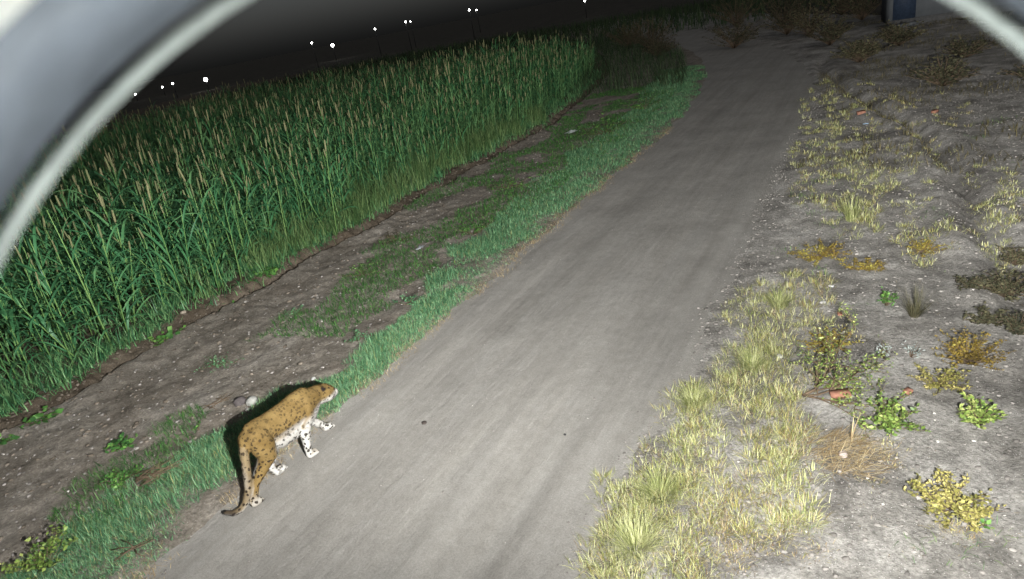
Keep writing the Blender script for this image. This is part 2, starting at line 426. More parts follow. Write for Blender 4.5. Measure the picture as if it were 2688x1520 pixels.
# ------------------------------------------------------------------ floodlight and camera on their pole
def cam_pt(x, y, z):                               # x right, y up, z forward of the lens
    return CP + CR * x + CU * y + CF * z
def ring(prof, n=96):
    """surface of revolution about the lens-shroud axis; prof: list of (radius, forward)"""
    cx_, cy_ = 227. / FPX * .06, -755. / FPX * .06
    a = np.arange(n) * 2 * PI / n; V = []
    for r, z in prof:
        for t in a: V.append(cam_pt(cx_ + r * math.cos(t), cy_ + r * math.sin(t), z))
    Q = []; m = len(prof)
    for i in range(m):
        for j in range(n):
            Q.append((i * n + j, i * n + (j + 1) % n, ((i + 1) % m) * n + (j + 1) % n, ((i + 1) % m) * n + j))
    return np.array(V), np.array(Q)
sc_root = empty('security_camera', tuple(cam_pt(0, 0, -.1)))
tag(sc_root, 'weathered round security camera shroud curving across the top corners of the view', 'camera')
def part_world(name, V, Q, mat, parent, T=None, smooth=True):
    V = np.asarray(V) - np.array(parent.location)
    return obj(name, mesh_np(name, V, [x for x in (Q, T) if x is not None and len(x)], mat, smooth=smooth), parent)
m_hood = mat_plain('hood_plastic', (.15, .168, .2), .55, .3, .3, 45)
m_rim = mat_plain('hood_rim', (.33, .36, .345), .5, .3, .32, 70)
m_white = mat_plain('white_plastic', (.92, .92, .88), .4, .3, .05, 30)
m_black = mat_plain('black_plastic', (.02, .02, .022), .5, .4)
m_steel = mat_plain('galvanised_steel', (.35, .36, .37), .45, .5, .15, 25)
V, Q = ring([(.0645, .0593), (.0645, .0478), (.068, .0478), (.068, .0593)]); part_world('shroud', V, Q, m_hood, sc_root)
V, Q = ring([(.0628 + .0007 * (1 - math.cos(t)), .0603 + .0007 * math.sin(t)) for t in np.arange(12) * 2 * PI / 12]); part_world('rim', V, Q, m_rim, sc_root)
V, Q = ring([(.0645, .0475), (.0645, .004), (.0675, .004), (.0675, .0475)]); part_world('collar', V, Q, m_white, sc_root)
V, Q = ring([(.001, -.02), (.064, -.02), (.064, -.14), (.001, -.14)]); part_world('housing', V, Q, m_white, sc_root)
V, Q, T = tube([cam_pt(0, 0, -.019), cam_pt(0, 0, -.006)], [.010, .009], 24); part_world('lens', V, Q, m_black, sc_root, T)
LEDP = cam_pt(.028, -.05, .028)
V, T = ico_sub(1); V = V * .003 + LEDP; part_world('shroud_fill_led', V, None, mat_emit('led', (1, 1, .95), 2.0), sc_root, T)  # LED added out of view to brighten the inside of the shroud
led = bpy.data.lights.new('led', 'POINT'); led.energy = .4; led.shadow_soft_size = .004; led.color = (.96, 1, .98)
lo = bpy.data.objects.new('led', led); lo.location = Vector(LEDP) + Vector(CF * .005); COL.objects.link(lo)

back = cam_pt(.01, -.03, -.14)
pole_xy = (0.16, -.30)
pl = empty('lamp_pole', (pole_xy[0], pole_xy[1], 0)); tag(pl, 'galvanised steel pole carrying the security camera and floodlight', 'pole')
V, Q, T = tube([(pole_xy[0], pole_xy[1], z) for z in (-.3, 2, 4.3)], .045, 20); part_world('shaft', V, Q, m_steel, pl, T)
FL = np.array([.48, .40, 3.50])
V, Q, T = tube([(pole_xy[0], pole_xy[1], 3.42), tuple(FL - np.array([.03, .12, 0]))], .018, 10); part_world('arm', V, Q, m_steel, pl, T)
V, Q, T = tube([tuple(back), (pole_xy[0], pole_xy[1], 3.86)], .015, 10); part_world('bracket', V, Q, m_steel, pl, T)
def floodlight():
    root = empty('floodlight', tuple(FL)); tag(root, 'black floodlight with finned cases beside the camera, extra heads added to spread its light', 'floodlight')
    mp = mat_emit('lamp_panel', (1, 1, .96), 6.0)
    for i, (az, dep, cone, power) in enumerate(FLOOD_HEADS):
        az, dep = math.radians(az), math.radians(dep)
        aim = Vector((math.sin(az) * math.cos(dep), math.cos(az) * math.cos(dep), -math.sin(dep)))
        q = aim.to_track_quat('Y', 'Z').to_matrix(); c = Vector((.82, .57, 0)) * (.13, 0., -.13)[i]
        def part(name, V, Q, mat, parent):
            V = np.array([tuple(q @ Vector(v) + c) for v in V]); return obj(name, mesh_np(name, V, [Q], mat), parent)
        case = part('case', *box(-.045, .045, -.032, -.011, -.035, .035), m_black, root)
        for k in range(6):
            x = -.035 + .014 * k; part('fin', *box(x - .0015, x + .0015, -.042, -.0322, -.031, .031), m_black, case)
        part('lamp_panel', *box(-.038, .038, -.0108, -.009, -.028, .028), mp, case)
        l = bpy.data.lights.new('floodlight_beam', 'SPOT'); l.energy = power; l.spot_size = math.radians(cone); l.spot_blend = 1.0
        l.shadow_soft_size = .03; l.color = (1.0, .99, .955)
        o = bpy.data.objects.new('floodlight_beam', l); o.location = Vector(FL) + c; o.rotation_euler = aim.to_track_quat('-Z', 'Y').to_euler(); COL.objects.link(o)
floodlight()

# ------------------------------------------------------------------ millet field
LEAN = np.array([.10, .02])                        # the crop leans a little, away from the open field
def leaf_strip(L, w, elev, droop, seg=5, fold=.25):
    """an arching leaf blade from the origin towards +X; elev: angle above horizontal at the base"""
    V = []; p = np.array([0, 0, 0.]); a = elev
    for k in range(seg + 1):
        s = k / seg
        ww = w * (0.55 + 1.2 * s) * (1 - s) ** .75 * 1.1 if k < seg else 0
        if k == 0: ww = w * .45
        V.append(p + np.array([0, -ww / 2, fold * ww])); V.append(p); V.append(p + np.array([0, ww / 2, fold * ww]))
        p = p + np.array([math.cos(a), 0, math.sin(a)]) * L / seg; a -= droop / seg * (1.6 if s > .35 else .6)
    Q = []
    for k in range(seg):
        b = 3 * k; Q += [(b, b + 1, b + 4, b + 3), (b + 1, b + 2, b + 5, b + 4)]
    return np.array(V), np.array(Q)
def head_geo(L, r):
    pts = [(0, 0, 0), (0, 0, L * .06), (0, 0, L * .3), (0, 0, L * .7), (0, 0, L * .93), (0, 0, L)]
    return tube(pts, [r * .35, r * .85, r, r * .95, r * .7, r * .2], 7)
LEAFS = []
for i in range(7):
    L_ = random.uniform(.5, .85); w_ = random.uniform(.03, .05)
    LEAFS.append(leaf_strip(L_, w_, random.uniform(.8, 1.25), random.uniform(1.3, 2.3)))
LEAF_ME = [mesh_np('leaf', V, [Q], M['millet_leaf'], np.full(len(V), random.uniform(.25, .75)), True) for V, Q in LEAFS]
HEADS = [head_geo(random.uniform(.17, .28), random.uniform(.012, .018)) for _ in range(4)]
HEAD_ME = [mesh_np('seed_head', V, [Q, T], M['millet_head'], np.full(len(V), random.uniform(.2, .8)), True) for V, Q, T in HEADS]
STEMS = []
for i in range(5):
    h = random.uniform(1.25, 1.75); cu = random.uniform(-.05, .05); cv = random.uniform(-.05, .05)
    pts = [(cu * s * s, cv * s * s, h * s) for s in np.linspace(0, 1, 6)]
    STEMS.append((pts, tube(pts, np.linspace(.011, .005, 6), 6)))
STEM_ME = [mesh_np('stem', V, [Q, T], M['millet_stem'], np.full(len(V), random.uniform(.3, .7)), True) for p, (V, Q, T) in STEMS]
def plant_recipe(i):
    """a plant: stem number, head number or None, leaves as (leaf number, point, azimuth, scale)"""
    r = random.Random(100 + i)
    si = i % 5; pts = np.array(STEMS[si][0]); lv = []
    n = r.randint(11, 15); a0 = r.uniform(0, 2 * PI)
    for k in range(n):
        s = .06 + .84 * (k + r.uniform(-.3, .3)) / n
        s = min(max(s, .03), .93)
        p = np.array([np.interp(s, np.linspace(0, 1, 6), pts[:, c]) for c in range(3)])
        lv.append((r.randrange(7), p, a0 + k * PI + r.uniform(-.7, .7), r.uniform(.75, 1.2) * (1 - .35 * max(0, s - .7) / .3)))
    return si, (r.randrange(4) if r.random() < .72 else None), lv
RECIPES = [plant_recipe(i) for i in range(14)]
def rotz(V, a):
    c, s = math.cos(a), math.sin(a); V = np.asarray(V)
    return np.stack([V[:, 0] * c - V[:, 1] * s, V[:, 0] * s + V[:, 1] * c, V[:, 2]], 1)
# positions: rows along the road, thicker near the front edge
P = []
for x in np.arange(.72, 34, .30):
    for y in np.arange(.4, 42, .30):
        if x > 5 and random.random() < .35: continue
        if x > 14 and random.random() < .35: continue
        P.append((x + random.uniform(-.2, .2), y + random.uniform(-.22, .22)))
P = np.array(P)
P = P[P[:, 0] > .75 + .55 * fbm(P[:, 1] * .6, P[:, 1] * 0, 19, 4) + .25 * rng.random(len(P))]
P = P[rng.random(len(P)) > .85 * sstep(27, 41, P[:, 1] + 5 * fbm(P[:, 0] * .3, P[:, 1] * .3, 20, 2))]
px_ = e_ditch(P[:, 1]) - P[:, 0] + bend(P[:, 1])
FP = np.stack([px_, P[:, 1], zfun(px_, P[:, 1])], 1)
u_, v_, d_ = project(FP + np.array([0, 0, 1.0]))
vis = (d_ > .5) & (u_ > -260) & (u_ < W + 100) & (v_ > -150) & (v_ < HP + 350)
# shorter, thinner growth towards the far right end of the plot
FP, depth_in = FP[vis], P[vis, 0]; d_ = d_[vis]
hscale = 1.0 - .33 * sstep(8, 15, FP[:, 1]) * sstep(4.0, .8, depth_in) + rng.normal(0, .15, len(FP)) + .24 * fbm(FP[:, 0] * .5, FP[:, 1] * .5, 17, 2)
u2, v2, _d = project(FP + np.array([0, 0, .7]))
infr = (u2 > 0) & (u2 < W) & (v2 > 0) & (v2 < HP)
rank = np.where(infr, np.linalg.norm(FP - CP, axis=1) + depth_in * 2.2, 1e9)
order = np.argsort(rank)
single = set(order[:300].tolist())
def place_plant(i, p, h):
    si, hi, lv = RECIPES[i % 14]
    root = empty('millet_plant', tuple(p), random.uniform(0, 2 * PI))
    lk = .05 if random.random() < .85 else .22
    root.rotation_euler = (random.gauss(0, lk) - LEAN[1], random.gauss(0, lk) + LEAN[0], 0)
    root.scale = (h, h, h)
    spin = random.uniform(0, 2 * PI)
    tag(root, 'tall green millet plant with arching leaves in the front of the crop', 'millet plant', 'millet plants along the front of the field')
    c, s = math.cos(spin), math.sin(spin)
    rt = lambda q: (q[0] * c - q[1] * s, q[0] * s + q[1] * c, q[2])
    obj('stem', STEM_ME[si], root, rot=(0, 0, spin))
    if hi is not None:
        obj('seed_head', HEAD_ME[hi], root, rt(STEMS[si][0][-1]), (random.gauss(0, .08), random.gauss(0, .08), 0))
    for (li, q, a, sc_) in lv:
        o = obj('leaf', LEAF_ME[li], root, rt(q), (random.gauss(0, .12), random.gauss(0, .15), a + spin)); o.scale = (sc_,) * 3
G = {'leaf': Geo(), 'stem': Geo(), 'head': Geo()}
BAKED = []
for si, hi, lv in RECIPES:
    L_ = Geo(); S_ = Geo(); H_ = Geo()
    V, Q, T = STEMS[si][1]; S_.add(V, Q, T)
    if hi is not None:
        V, Q, T = HEADS[hi]; H_.add(V + np.array(STEMS[si][0][-1]), Q, T)
    for (li, q, a, sc_) in lv:
        V, Q = LEAFS[li]; L_.add(rotz(V * sc_, a) + q, Q, None, random.uniform(.15, .85))
    BAKED.append([(np.concatenate(x.V) if x.V else np.zeros((0, 3)), np.concatenate(x.Q) if x.Q else np.zeros((0, 4), int), np.concatenate(x.T) if x.T else np.zeros((0, 3), int), np.concatenate(x.t) if x.t else np.zeros(0)) for x in (L_, S_, H_)])
for i in range(len(FP)):
    if i in single:
        place_plant(i, FP[i], float(hscale[i])); continue
    a = random.uniform(0, 2 * PI); h = float(hscale[i]); sx, sy = random.gauss(0, .05) + LEAN[0], random.gauss(0, .05) + LEAN[1]
    tj = random.uniform(-.2, .2)
    for key, (V, Q, T, t) in zip(('leaf', 'stem', 'head'), BAKED[i % 14]):
        if len(V) == 0: continue
        X = rotz(V * h, a); X[:, 0] += sx * X[:, 2]; X[:, 1] += sy * X[:, 2]
        G[key].add(X + FP[i], Q, T, np.clip(t + tj, 0, 1))
mf = place('millet_crop', G['leaf'].mesh('millet_crop_leaves', M['millet_leaf'], True), 'stuff', 'deep green millet crop filling the field behind its front plants', 'millet crop')
o = obj('stems', G['stem'].mesh('millet_crop_stems', M['millet_stem'], True), mf); o['kind'] = 'stuff'
o = obj('seed_heads', G['head'].mesh('millet_crop_heads', M['millet_head'], True), mf); o['kind'] = 'stuff'

# ------------------------------------------------------------------ grasses (nobody could count them)
def scatter(n, ux0, ux1, y0, y1, dens=None):
    U = rng.uniform(ux0, ux1, n); Y = rng.uniform(y0, y1, n)
    return U, Y
def grass_geo(geo, X, Y, h, w, lean=(.1, .6), bendr=(.4, 1.3), tint=(.1, .9), seg=3, az=None):
    n = len(X)
    if n == 0: return
    base = np.stack([X, Y, zfun(X, Y) - .004], 1)
    hh = h * rng.uniform(.55, 1.15, n)
    A = rng.uniform(0, 2 * PI, n) if az is None else az
    geo.add(*blades(base, A, hh, np.broadcast_to(w, (n,)) * rng.uniform(.7, 1.3, n), rng.uniform(*lean, n), rng.uniform(*bendr, n), rng.uniform(*tint, n), seg))
# field undergrowth at the foot of the crop
gg = Geo()
n = 34000; Y = .5 + 33 * rng.random(n) ** 1.3; t = rng.gamma(1.6, .5, n) + .38
X = e_ditch(Y) - t + bend(Y); keep = fbm(X * 1.2, Y * 1.2, 55, 3) > -.35
keep &= rng.random(n) < .25 + .75 * sstep(-.2, .4, fbm(X * 3, Y * 3, 57, 2))
grass_geo(gg, X[keep], Y[keep], .22 + .26 * rng.random(keep.sum()) ** 2, .010 + .012 * rng.random(keep.sum()), (.1, 1.0), (.4, 2.0), (.0, 1.0))
place('field_grass', gg.mesh('field_grass', M['millet_leaf'], True), 'stuff', 'tangled green undergrowth at the foot of the millet', 'grass')
# lush strip along the left road edge
gg = Geo()
n = 150000; Y = .6 + 31 * rng.random(n) ** 1.5
lw = np.interp(Y, [1, 2.5, 3.6, 5, 6, 8, 10, 13, 18, 24, 30], [1.55, 1.75, 1.25, .8, .9, 1.15, 1.5, 1.8, 2.2, 2.3, 2.0])
s = rng.random(n)
lw = np.maximum(lw + .45 * fbm(Y * .9, Y * 0, 71, 4), .4)
U = e_left(Y) + .02 - lw * s ** .9
X = U + bend(Y)
den = 1.3 * fbm(X * 1.5, Y * 1.5, 44, 4) + .34
keep = (den + .55 * np.minimum(1, (1 - s) * 4) * np.minimum(1, s * 6) > rng.random(n) * .9) 
hgt = np.clip(.06 + .06 * np.minimum(1, s * 3.0) + .15 * fbm(X * 1.4, Y * 1.4, 45, 4), .025, .34)
grass_geo(gg, X[keep], Y[keep], hgt[keep], .005 + .0004 * Y[keep], (.1, 1.1), (.3, 1.6), (.0, 1.0))
kept = np.where(keep)[0]; sub = kept[rng.random(len(kept)) < .06]
st_ = Geo(); grass_geo(st_, X[sub] + rng.normal(0, .02, len(sub)), Y[sub], hgt[sub] * .9, .0045, (.2, 1.4), (.2, 1.3), (.0, .9))
sub = kept[rng.random(len(kept)) < .08]; st2_ = Geo(); grass_geo(st2_, X[sub] + rng.normal(0, .02, len(sub)), Y[sub], hgt[sub] * 1.1, .0045, (.1, 1.0), (.2, 1.3), (.0, .8))
place('pale_blades', st2_.mesh('pale_blades', M['dry'], True), 'stuff', 'pale yellow-green blades mixed into the green roadside grass', 'grass')
place('dry_blades', st_.mesh('dry_blades', M['straw'], True), 'stuff', 'dead straw blades mixed into the green roadside grass', 'straw')
place('roadside_grass', gg.mesh('roadside_grass', M['lush'], True), 'stuff', 'lush green grass strip along the edge of the dirt road', 'grass')
# thin straw fringe where the grass meets the road
gg = Geo()
n = 7000; Y = .6 + 18 * rng.random(n) ** 1.3; U = e_left(Y) + rng.normal(.0, .09, n); X = U + bend(Y)
keep = fbm(X * 2, Y * 2, 66, 3) > -.15
grass_geo(gg, X[keep], Y[keep], .07, .005, (.3, 1.2), (.3, 1.2), (.2, .9))
place('straw_fringe', gg.mesh('straw_fringe', M['straw'], True), 'stuff', 'thin fringe of dead straw between green grass and road', 'straw')
# sparse weeds on the bare left verge
gg = Geo()
n = 75000; Y = .4 + 27 * rng.random(n) ** 1.3; s = rng.random(n)
ed, el = e_ditch(Y), e_left(Y); U = ed + .05 + (el - 1.0 - ed) * s; X = U + bend(Y)
pat = fbm(X * .8, Y * .8, 81, 4)
thr = np.interp(Y, [0, 4.5, 7, 11, 25], [.36, .28, .04, -.10, -.2]) + .16 * (s < .4)
keep = pat > thr
grass_geo(gg, X[keep], Y[keep], .10 + .05 * pat[keep], .006 + .0004 * Y[keep], (.2, 1.1), (.3, 1.5), (.05, .8))
tw = Geo()
n = 15000; Y = 6.5 + 15 * rng.random(n); t = .45 + rng.gamma(2.0, .5, n); X = e_ditch(Y) - t + bend(Y)
keep = fbm(X * .7, Y * .7, 58, 3) > -.12
grass_geo(tw, X[keep], Y[keep], .45 + .45 * rng.random(keep.sum()), .012 + .008 * rng.random(keep.sum()), (.05, .45), (.2, 1.4), (.1, 1.0), 4)
place('tall_weeds', tw.mesh('tall_weeds', M['field_weed'], True), 'stuff', 'olive green tall grassy weeds along the thin edge of the millet', 'weeds')
place('verge_weeds', gg.mesh('verge_weeds', M['lush_weed'], True), 'stuff', 'sparse low green weeds on the bare soil verge', 'weeds')
# yellow-green and dry grass on the right verge: (x, y on the view, radius in view pixels, blades, height, dryness)
SPOTS = [(1640, 1405, 110, 900, .26, 0), (1590, 1300, 70, 420, .24, 0), (1640, 1230, 60, 360, .2, 0), (1710, 1260, 80, 520, .24, 0), (1700, 1170, 70, 420, .2, 0),
         (1760, 1130, 55, 380, .2, 0), (1745, 1040, 60, 520, .22, 0), (1775, 985, 45, 380, .22, 0), (1890, 920, 60, 560, .24, 0), (1905, 990, 70, 620, .24, 0),
         (1955, 1060, 70, 520, .24, 1), (1930, 870, 50, 420, .22, 0), (1960, 770, 75, 560, .25, 0), (1890, 800, 55, 330, .16, 0), (2020, 755, 60, 380, .24, 1),
         (1985, 1200, 50, 260, .22, 0), (1900, 1280, 90, 480, .22, 1), (1840, 1330, 90, 600, .14, 2), (1980, 1280, 60, 300, .25, 0), (1790, 1385, 90, 520, .1, 2),
         (1950, 1130, 60, 420, .24, 1), (1800, 1230, 55, 300, .16, 1), (1850, 940, 40, 200, .16, 0), (1540, 1420, 60, 260, .2, 0), (1560, 1240, 50, 160, .2, 0),
         (2090, 385, 75, 900, .22, 0), (2145, 480, 75, 800, .22, 0), (2060, 345, 45, 420, .2, 0), (2150, 555, 50, 520, .26, 0), (2060, 470, 60, 420, .16, 1),
         (2330, 610, 55, 420, .2, 0), (2500, 600, 50, 300, .18, 0), (2520, 520, 45, 300, .18, 0), (2090, 270, 60, 700, .28, 0), (2480, 470, 60, 260, .15, 0),
         (2270, 480, 60, 260, .14, 0), (2330, 400, 60, 220, .13, 0), (2210, 430, 60, 260, .14, 0), (2240, 330, 70, 400, .16, 1), (2200, 270, 60, 400, .2, 1), (2330, 300, 80, 300, .2, 1),
         (2030, 840, 50, 220, .14, 0), (2130, 820, 40, 120, .12, 1), (2400, 1330, 60, 200, .1, 2), (2200, 1180, 60, 160, .1, 2), (2550, 640, 40, 150, .15, 0), (1990, 960, 40, 200, .18, 1), (2010, 1380, 60, 120, .1, 2)]
gd = [Geo(), Geo(), Geo()]
for (sx, sy, r, n, h, dr) in SPOTS:
    nn = int(n * 1.9); r = r * 1.4
    rr = r * np.sqrt(rng.random(nn)); aa = rng.uniform(0, 2 * PI, nn)
    # tufts: blades gather round a few roots
    k = max(3, nn // 26); root = rng.integers(0, k, nn)
    cr = r * np.sqrt(rng.random(k)); ca = rng.uniform(0, 2 * PI, k)
    cxy = np.array([gnd(sx + cr[i] * math.cos(ca[i]), sy + .75 * cr[i] * math.sin(ca[i])) for i in range(k)])
    XY = cxy[root] + rng.normal(0, .045, (nn, 2))
    away = np.arctan2(XY[:, 1] - cxy[root][:, 1], XY[:, 0] - cxy[root][:, 0]) + rng.normal(0, .5, nn)
    pick = rng.choice(3, nn, p={0: (.62, .2, .18), 1: (.35, .35, .3), 2: (.08, .25, .67)}[dr])
    dist = math.hypot(*gnd(sx, sy))
    for m_ in range(3):
        q = pick == m_
        grass_geo(gd[m_], XY[q, 0], XY[q, 1], h * (.48 if m_ < 2 else .4), .0034 + .00035 * dist, (.1, 1.1), (.25, 1.3), (.0, 1.0), 3, away[q])
place('verge_grass', gd[0].mesh('verge_grass', M['dry'], True), 'stuff', 'yellow green grass tufts growing on the right gravel verge', 'grass')
place('bleached_grass', gd[1].mesh('bleached_grass', M['yellow_weed'], True), 'stuff', 'bleached yellow grass mixed through the right verge tufts', 'grass')
place('dead_grass', gd[2].mesh('dead_grass', M['straw'], True), 'stuff', 'brown dead grass lying between the right verge tufts', 'grass')

gs_ = Geo(); n = 22000; Y = .4 + 17 * rng.random(n) ** 1.3; X = e_right(Y) + .25 + 6.0 * rng.random(n) + bend(Y)
keep = fbm(X * 1.5, Y * 1.5, 39, 3) > .22 + .25 * rng.random(n)
grass_geo(gs_, X[keep], Y[keep], .06 + .05 * rng.random(keep.sum()), .004 + .0004 * Y[keep], (.3, 1.3), (.2, 1.4), (.0, 1.0))
place('sparse_grass', gs_.mesh('sparse_grass', M['field_weed'], True), 'stuff', 'sparse olive grass sprouting between stones on the right verge', 'grass')
gl_ = Geo(); n = 9000; Y = .4 + 16 * rng.random(n) ** 1.4; X = e_right(Y) - .05 + 6.2 * rng.random(n) + bend(Y)
keep = fbm(X * .9, Y * .9, 33, 3) > -.1 + .25 * rng.random(n)
grass_geo(gl_, X[keep], Y[keep], .055, .004, (1.2, 1.6), (-.2, .3), (.0, 1.0), 2)
place('plant_litter', gl_.mesh('plant_litter', M['straw'], True), 'stuff', 'broken straw and leaf bits strewn on the right gravel', 'plant litter')
# loose stones too small to pick apart
def pebbles(name, n, fx, smin, smax, label, white=.08):
    Y = .3 + 22 * rng.random(n) ** 1.5; X = fx(Y, rng.random(n))
    S = smin + (smax - smin) * rng.random(n) ** 4
    t = np.where(rng.random(n) < white, rng.uniform(.7, 1, n), rng.uniform(.0, .6, n)); S = np.where(t > .65, S * .62, S)
    Pp = np.stack([X, Y, zfun(X, Y) + S * .15], 1)
    V, T, tt = rocks(Pp, S, t)
    place(name, mesh_np(name, V, [T], M['stone_chip'], tt), 'stuff', label, 'pebbles')
pebbles('verge_pebbles', 6000, lambda Y, s: e_ditch(Y) + .1 + (e_left(Y) - 1.0 - e_ditch(Y)) * s + bend(Y), .004, .026, 'pale pebbles and grit scattered over the left soil verge', .06)
n = 5200; Y = .4 + 24 * rng.random(n) ** 1.3; X = e_ditch(Y) + np.where(rng.random(n) < .5, rng.normal(-.28, .2, n), 3.2 * rng.random(n)) + bend(Y); S = .008 + .032 * rng.random(n) ** 4
V, T, tt = rocks(np.stack([X, Y, zfun(X, Y) + S * .2], 1), S, rng.uniform(.1, .8, n), .5)
place('soil_clods', mesh_np('soil_clods', V, [T], M['bank_clod'], tt), 'stuff', 'crumbled brown soil clods along the ditch bank and verge', 'soil clods')
pebbles('gravel', 30000, lambda Y, s: e_right(Y) - .1 + 6.5 * s ** 1.2 + bend(Y), .004, .024, 'grey gravel strewn over the right verge', .05)
pebbles('edge_grit', 7000, lambda Y, s: np.where(s < .4, e_left(Y) + .25 * np.log(np.maximum(s, .001) / .2), e_right(Y) - .32 * np.log((1.001 - s) / .3)) + bend(Y), .002, .011, 'fine grit crumbling onto the road from both edges', .1)
pebbles('road_grit', 1500, lambda Y, s: e_left(Y) + 3.6 * s + bend(Y), .002, .010, 'scattered bits of grit on the dirt road', .25)

# ------------------------------------------------------------------ leafy plants, one thing each
def leaf_quads(geo, P, D, size, aspect, tint):
    """N little leaves: folded diamonds at P pointing along D"""
    N = len(P)
    up = np.tile(np.array([0, 0, 1.]), (N, 1)) + rng.normal(0, .5, (N, 3))
    s = np.cross(D, up); s /= np.linalg.norm(s, axis=1)[:, None] + 1e-9
    nrm = np.cross(s, D)
    L = size[:, None]; w = L * aspect
    V = np.stack([P, P + D * L * .45 - s * w * .5 + nrm * L * .08, P + D * L * .5, P + D * L * .45 + s * w * .5 + nrm * L * .08, P + D * L], 1)
    o = (np.arange(N) * 5)[:, None]
    T = np.concatenate([o + np.array(k) for k in ((0, 1, 2), (1, 4, 2), (0, 2, 3), (2, 4, 3))])
    geo.add(V.reshape(-1, 3), None, T, np.repeat(tint, 5))
def bush(name, px, py, rpx, h, nst, nleaf, lsize, mat, label, cat='plant', aspect=.6, squash=1.0, group=None, xy=None, rad=None, tw=.004, spread=1.0):
    x, y = xy if xy else gnd(px, py)
    z = float(zfun(x, y))
    if rad is None:
        a = np.array(gnd(px - rpx, py)); b = np.array(gnd(px + rpx, py)); rad = float(np.linalg.norm(a - b)) / 2
    root = empty(name, (x, y, z)); tag(root, label, cat, group)
    gl, gs = Geo(), Geo()
    P, D = [], []
    for i in range(nst):
        a = random.uniform(0, 2 * PI); rr = rad * math.sqrt(random.random()) * spread; hh = h * random.uniform(.5, 1.1) * (1 - .4 * (rr / rad) ** 2)
        e = np.array([rr * math.cos(a), rr * math.sin(a) * squash, hh])
        pts = np.array([e * np.array([s, s, s ** .8]) + np.array([0, 0, -.01]) + (rng.normal(0, .05, 3) * rad * s) for s in np.linspace(0, 1, 5)])
        V, Q, T = tube(pts, np.linspace(tw, tw * .4, 5), 4); gs.add(V, Q, T)
        for k in range(max(2, nleaf // nst)):
            s = random.uniform(.2, 1.0) ** .7
            p = np.array([np.interp(s, np.linspace(0, 1, 5), pts[:, c]) for c in range(3)])
            b2 = random.uniform(0, 2 * PI); d = np.array([math.cos(b2), math.sin(b2), random.uniform(-.25, .7)]); d /= np.linalg.norm(d)
            P.append(p + d * random.uniform(0, .35) * lsize * 1.5); D.append(d)
    P = np.array(P); D = np.array(D); n = len(P)
    clump = .5 + .35 * fbm(P[:, 0] / rad * 2.5, P[:, 1] / rad * 2.5 + P[:, 2] * 4, random.randint(0, 99), 2)
    leaf_quads(gl, P, D, lsize * rng.uniform(.55, 1.25, n), aspect, np.clip(clump + rng.normal(0, .17, n), 0, 1))
    obj('stems', gs.mesh('stems', M['twig']), root)
    obj('foliage', gl.mesh('foliage', mat, True), root)
    return root
def clump(name, px, py, rpx, h, n, w, mat, label, cat='grass tuft', lean=(.1, .9), bendr=(.3, 1.3), group=None, tint=(.1, .95), core=.35):
    x, y = gnd(px, py)
    a = np.array(gnd(px - rpx, py)); b = np.array(gnd(px + rpx, py)); rad = float(np.linalg.norm(a - b)) / 2
    g_ = Geo(); r = rad * core * np.sqrt(rng.random(n)); az = rng.uniform(0, 2 * PI, n)
    X, Y = x + r * np.cos(az), y + r * np.sin(az)
    base = np.stack([X, Y, zfun(X, Y) - .004], 1) - np.array([x, y, float(zfun(x, y))])
    g_.add(*blades(base, az + rng.normal(0, .5, n), h * rng.uniform(.5, 1.15, n), np.full(n, w) * rng.uniform(.6, 1.3, n), rng.uniform(*lean, n), rng.uniform(*bendr, n), rng.uniform(*tint, n), 4))
    o = obj(name, g_.mesh(name, mat, True), None, (x, y, float(zfun(x, y)))); tag(o, label, cat, group); return o
# right verge
bush('leafy_weed', 2236, 1085, 88, .26, 34, 620, .040, M['leafy_weed'], 'bright green broad-leaved weed beside the straw heap on the gravel', aspect=.62)
bush('leafy_weed', 2462, 1075, 66, .30, 30, 520, .040, M['leafy_weed'], 'yellow-green broad-leaved weed standing alone at the right edge', aspect=.6)
bush('yellowing_bush', 2395, 1290, 125, .24, 50, 1300, .030, M['yellow_weed'], 'wide yellowing low bush nearest the lower right corner', 'bush')
bush('yellowing_bush', 2440, 915, 105, .32, 50, 1600, .026, M['amber_weed'], 'olive-brown bush above the yellow-green weed at the right edge', 'bush')
bush('yellowing_bush', 2360, 970, 85, .22, 36, 900, .026, M['yellow_weed'], 'small olive bush against the left flank of the olive-brown bush', 'bush')
bush('amber_weed', 2060, 645, 85, .15, 50, 1700, .026, M['amber_weed'], 'amber mat-forming weed on the gravel by the road', 'plant')
bush('amber_weed', 2170, 680, 64, .13, 34, 900, .026, M['amber_weed'], 'smaller amber weed just right of the larger amber mat', 'plant')
bush('amber_weed', 2085, 870, 80, .12, 36, 1000, .026, M['amber_weed'], 'brownish low weed behind the thorny branch', 'plant')
bush('amber_weed', 2320, 640, 66, .16, 30, 800, .026, M['amber_weed'], 'brown-green weed alone on the gravel beyond the dry twig bush', 'plant')
bush('green_weed', 2228, 770, 38, .2, 14, 220, .034, M['lush_weed'], 'small fresh green weed beside the dry twig bush', 'plant')
bush('silver_weed', 2222, 905, 22, .22, 7, 70, .034, M['silver_weed'], 'pale silvery weed upright behind the thorny branch', 'plant', aspect=.45)
bush('silver_weed', 2290, 900, 30, .2, 8, 80, .032, M['silver_weed'], 'faint greyish weed to the right of the pale silvery weed', 'plant', aspect=.4)
bush('dark_scrub', 2530, 740, 100, .34, 44, 1200, .04, M['scrub'], 'dark brown scrub bush at the right edge of the view', 'bush')
bush('dark_scrub', 2490, 815, 80, .16, 30, 600, .036, M['scrub'], 'low dark scrub in front of the dark brown bush', 'bush')
bush('green_weed', 2475, 1328, 14, .06, 5, 16, .045, M['lush_weed'], 'tiny green seedling below the right hand weeds', 'plant')
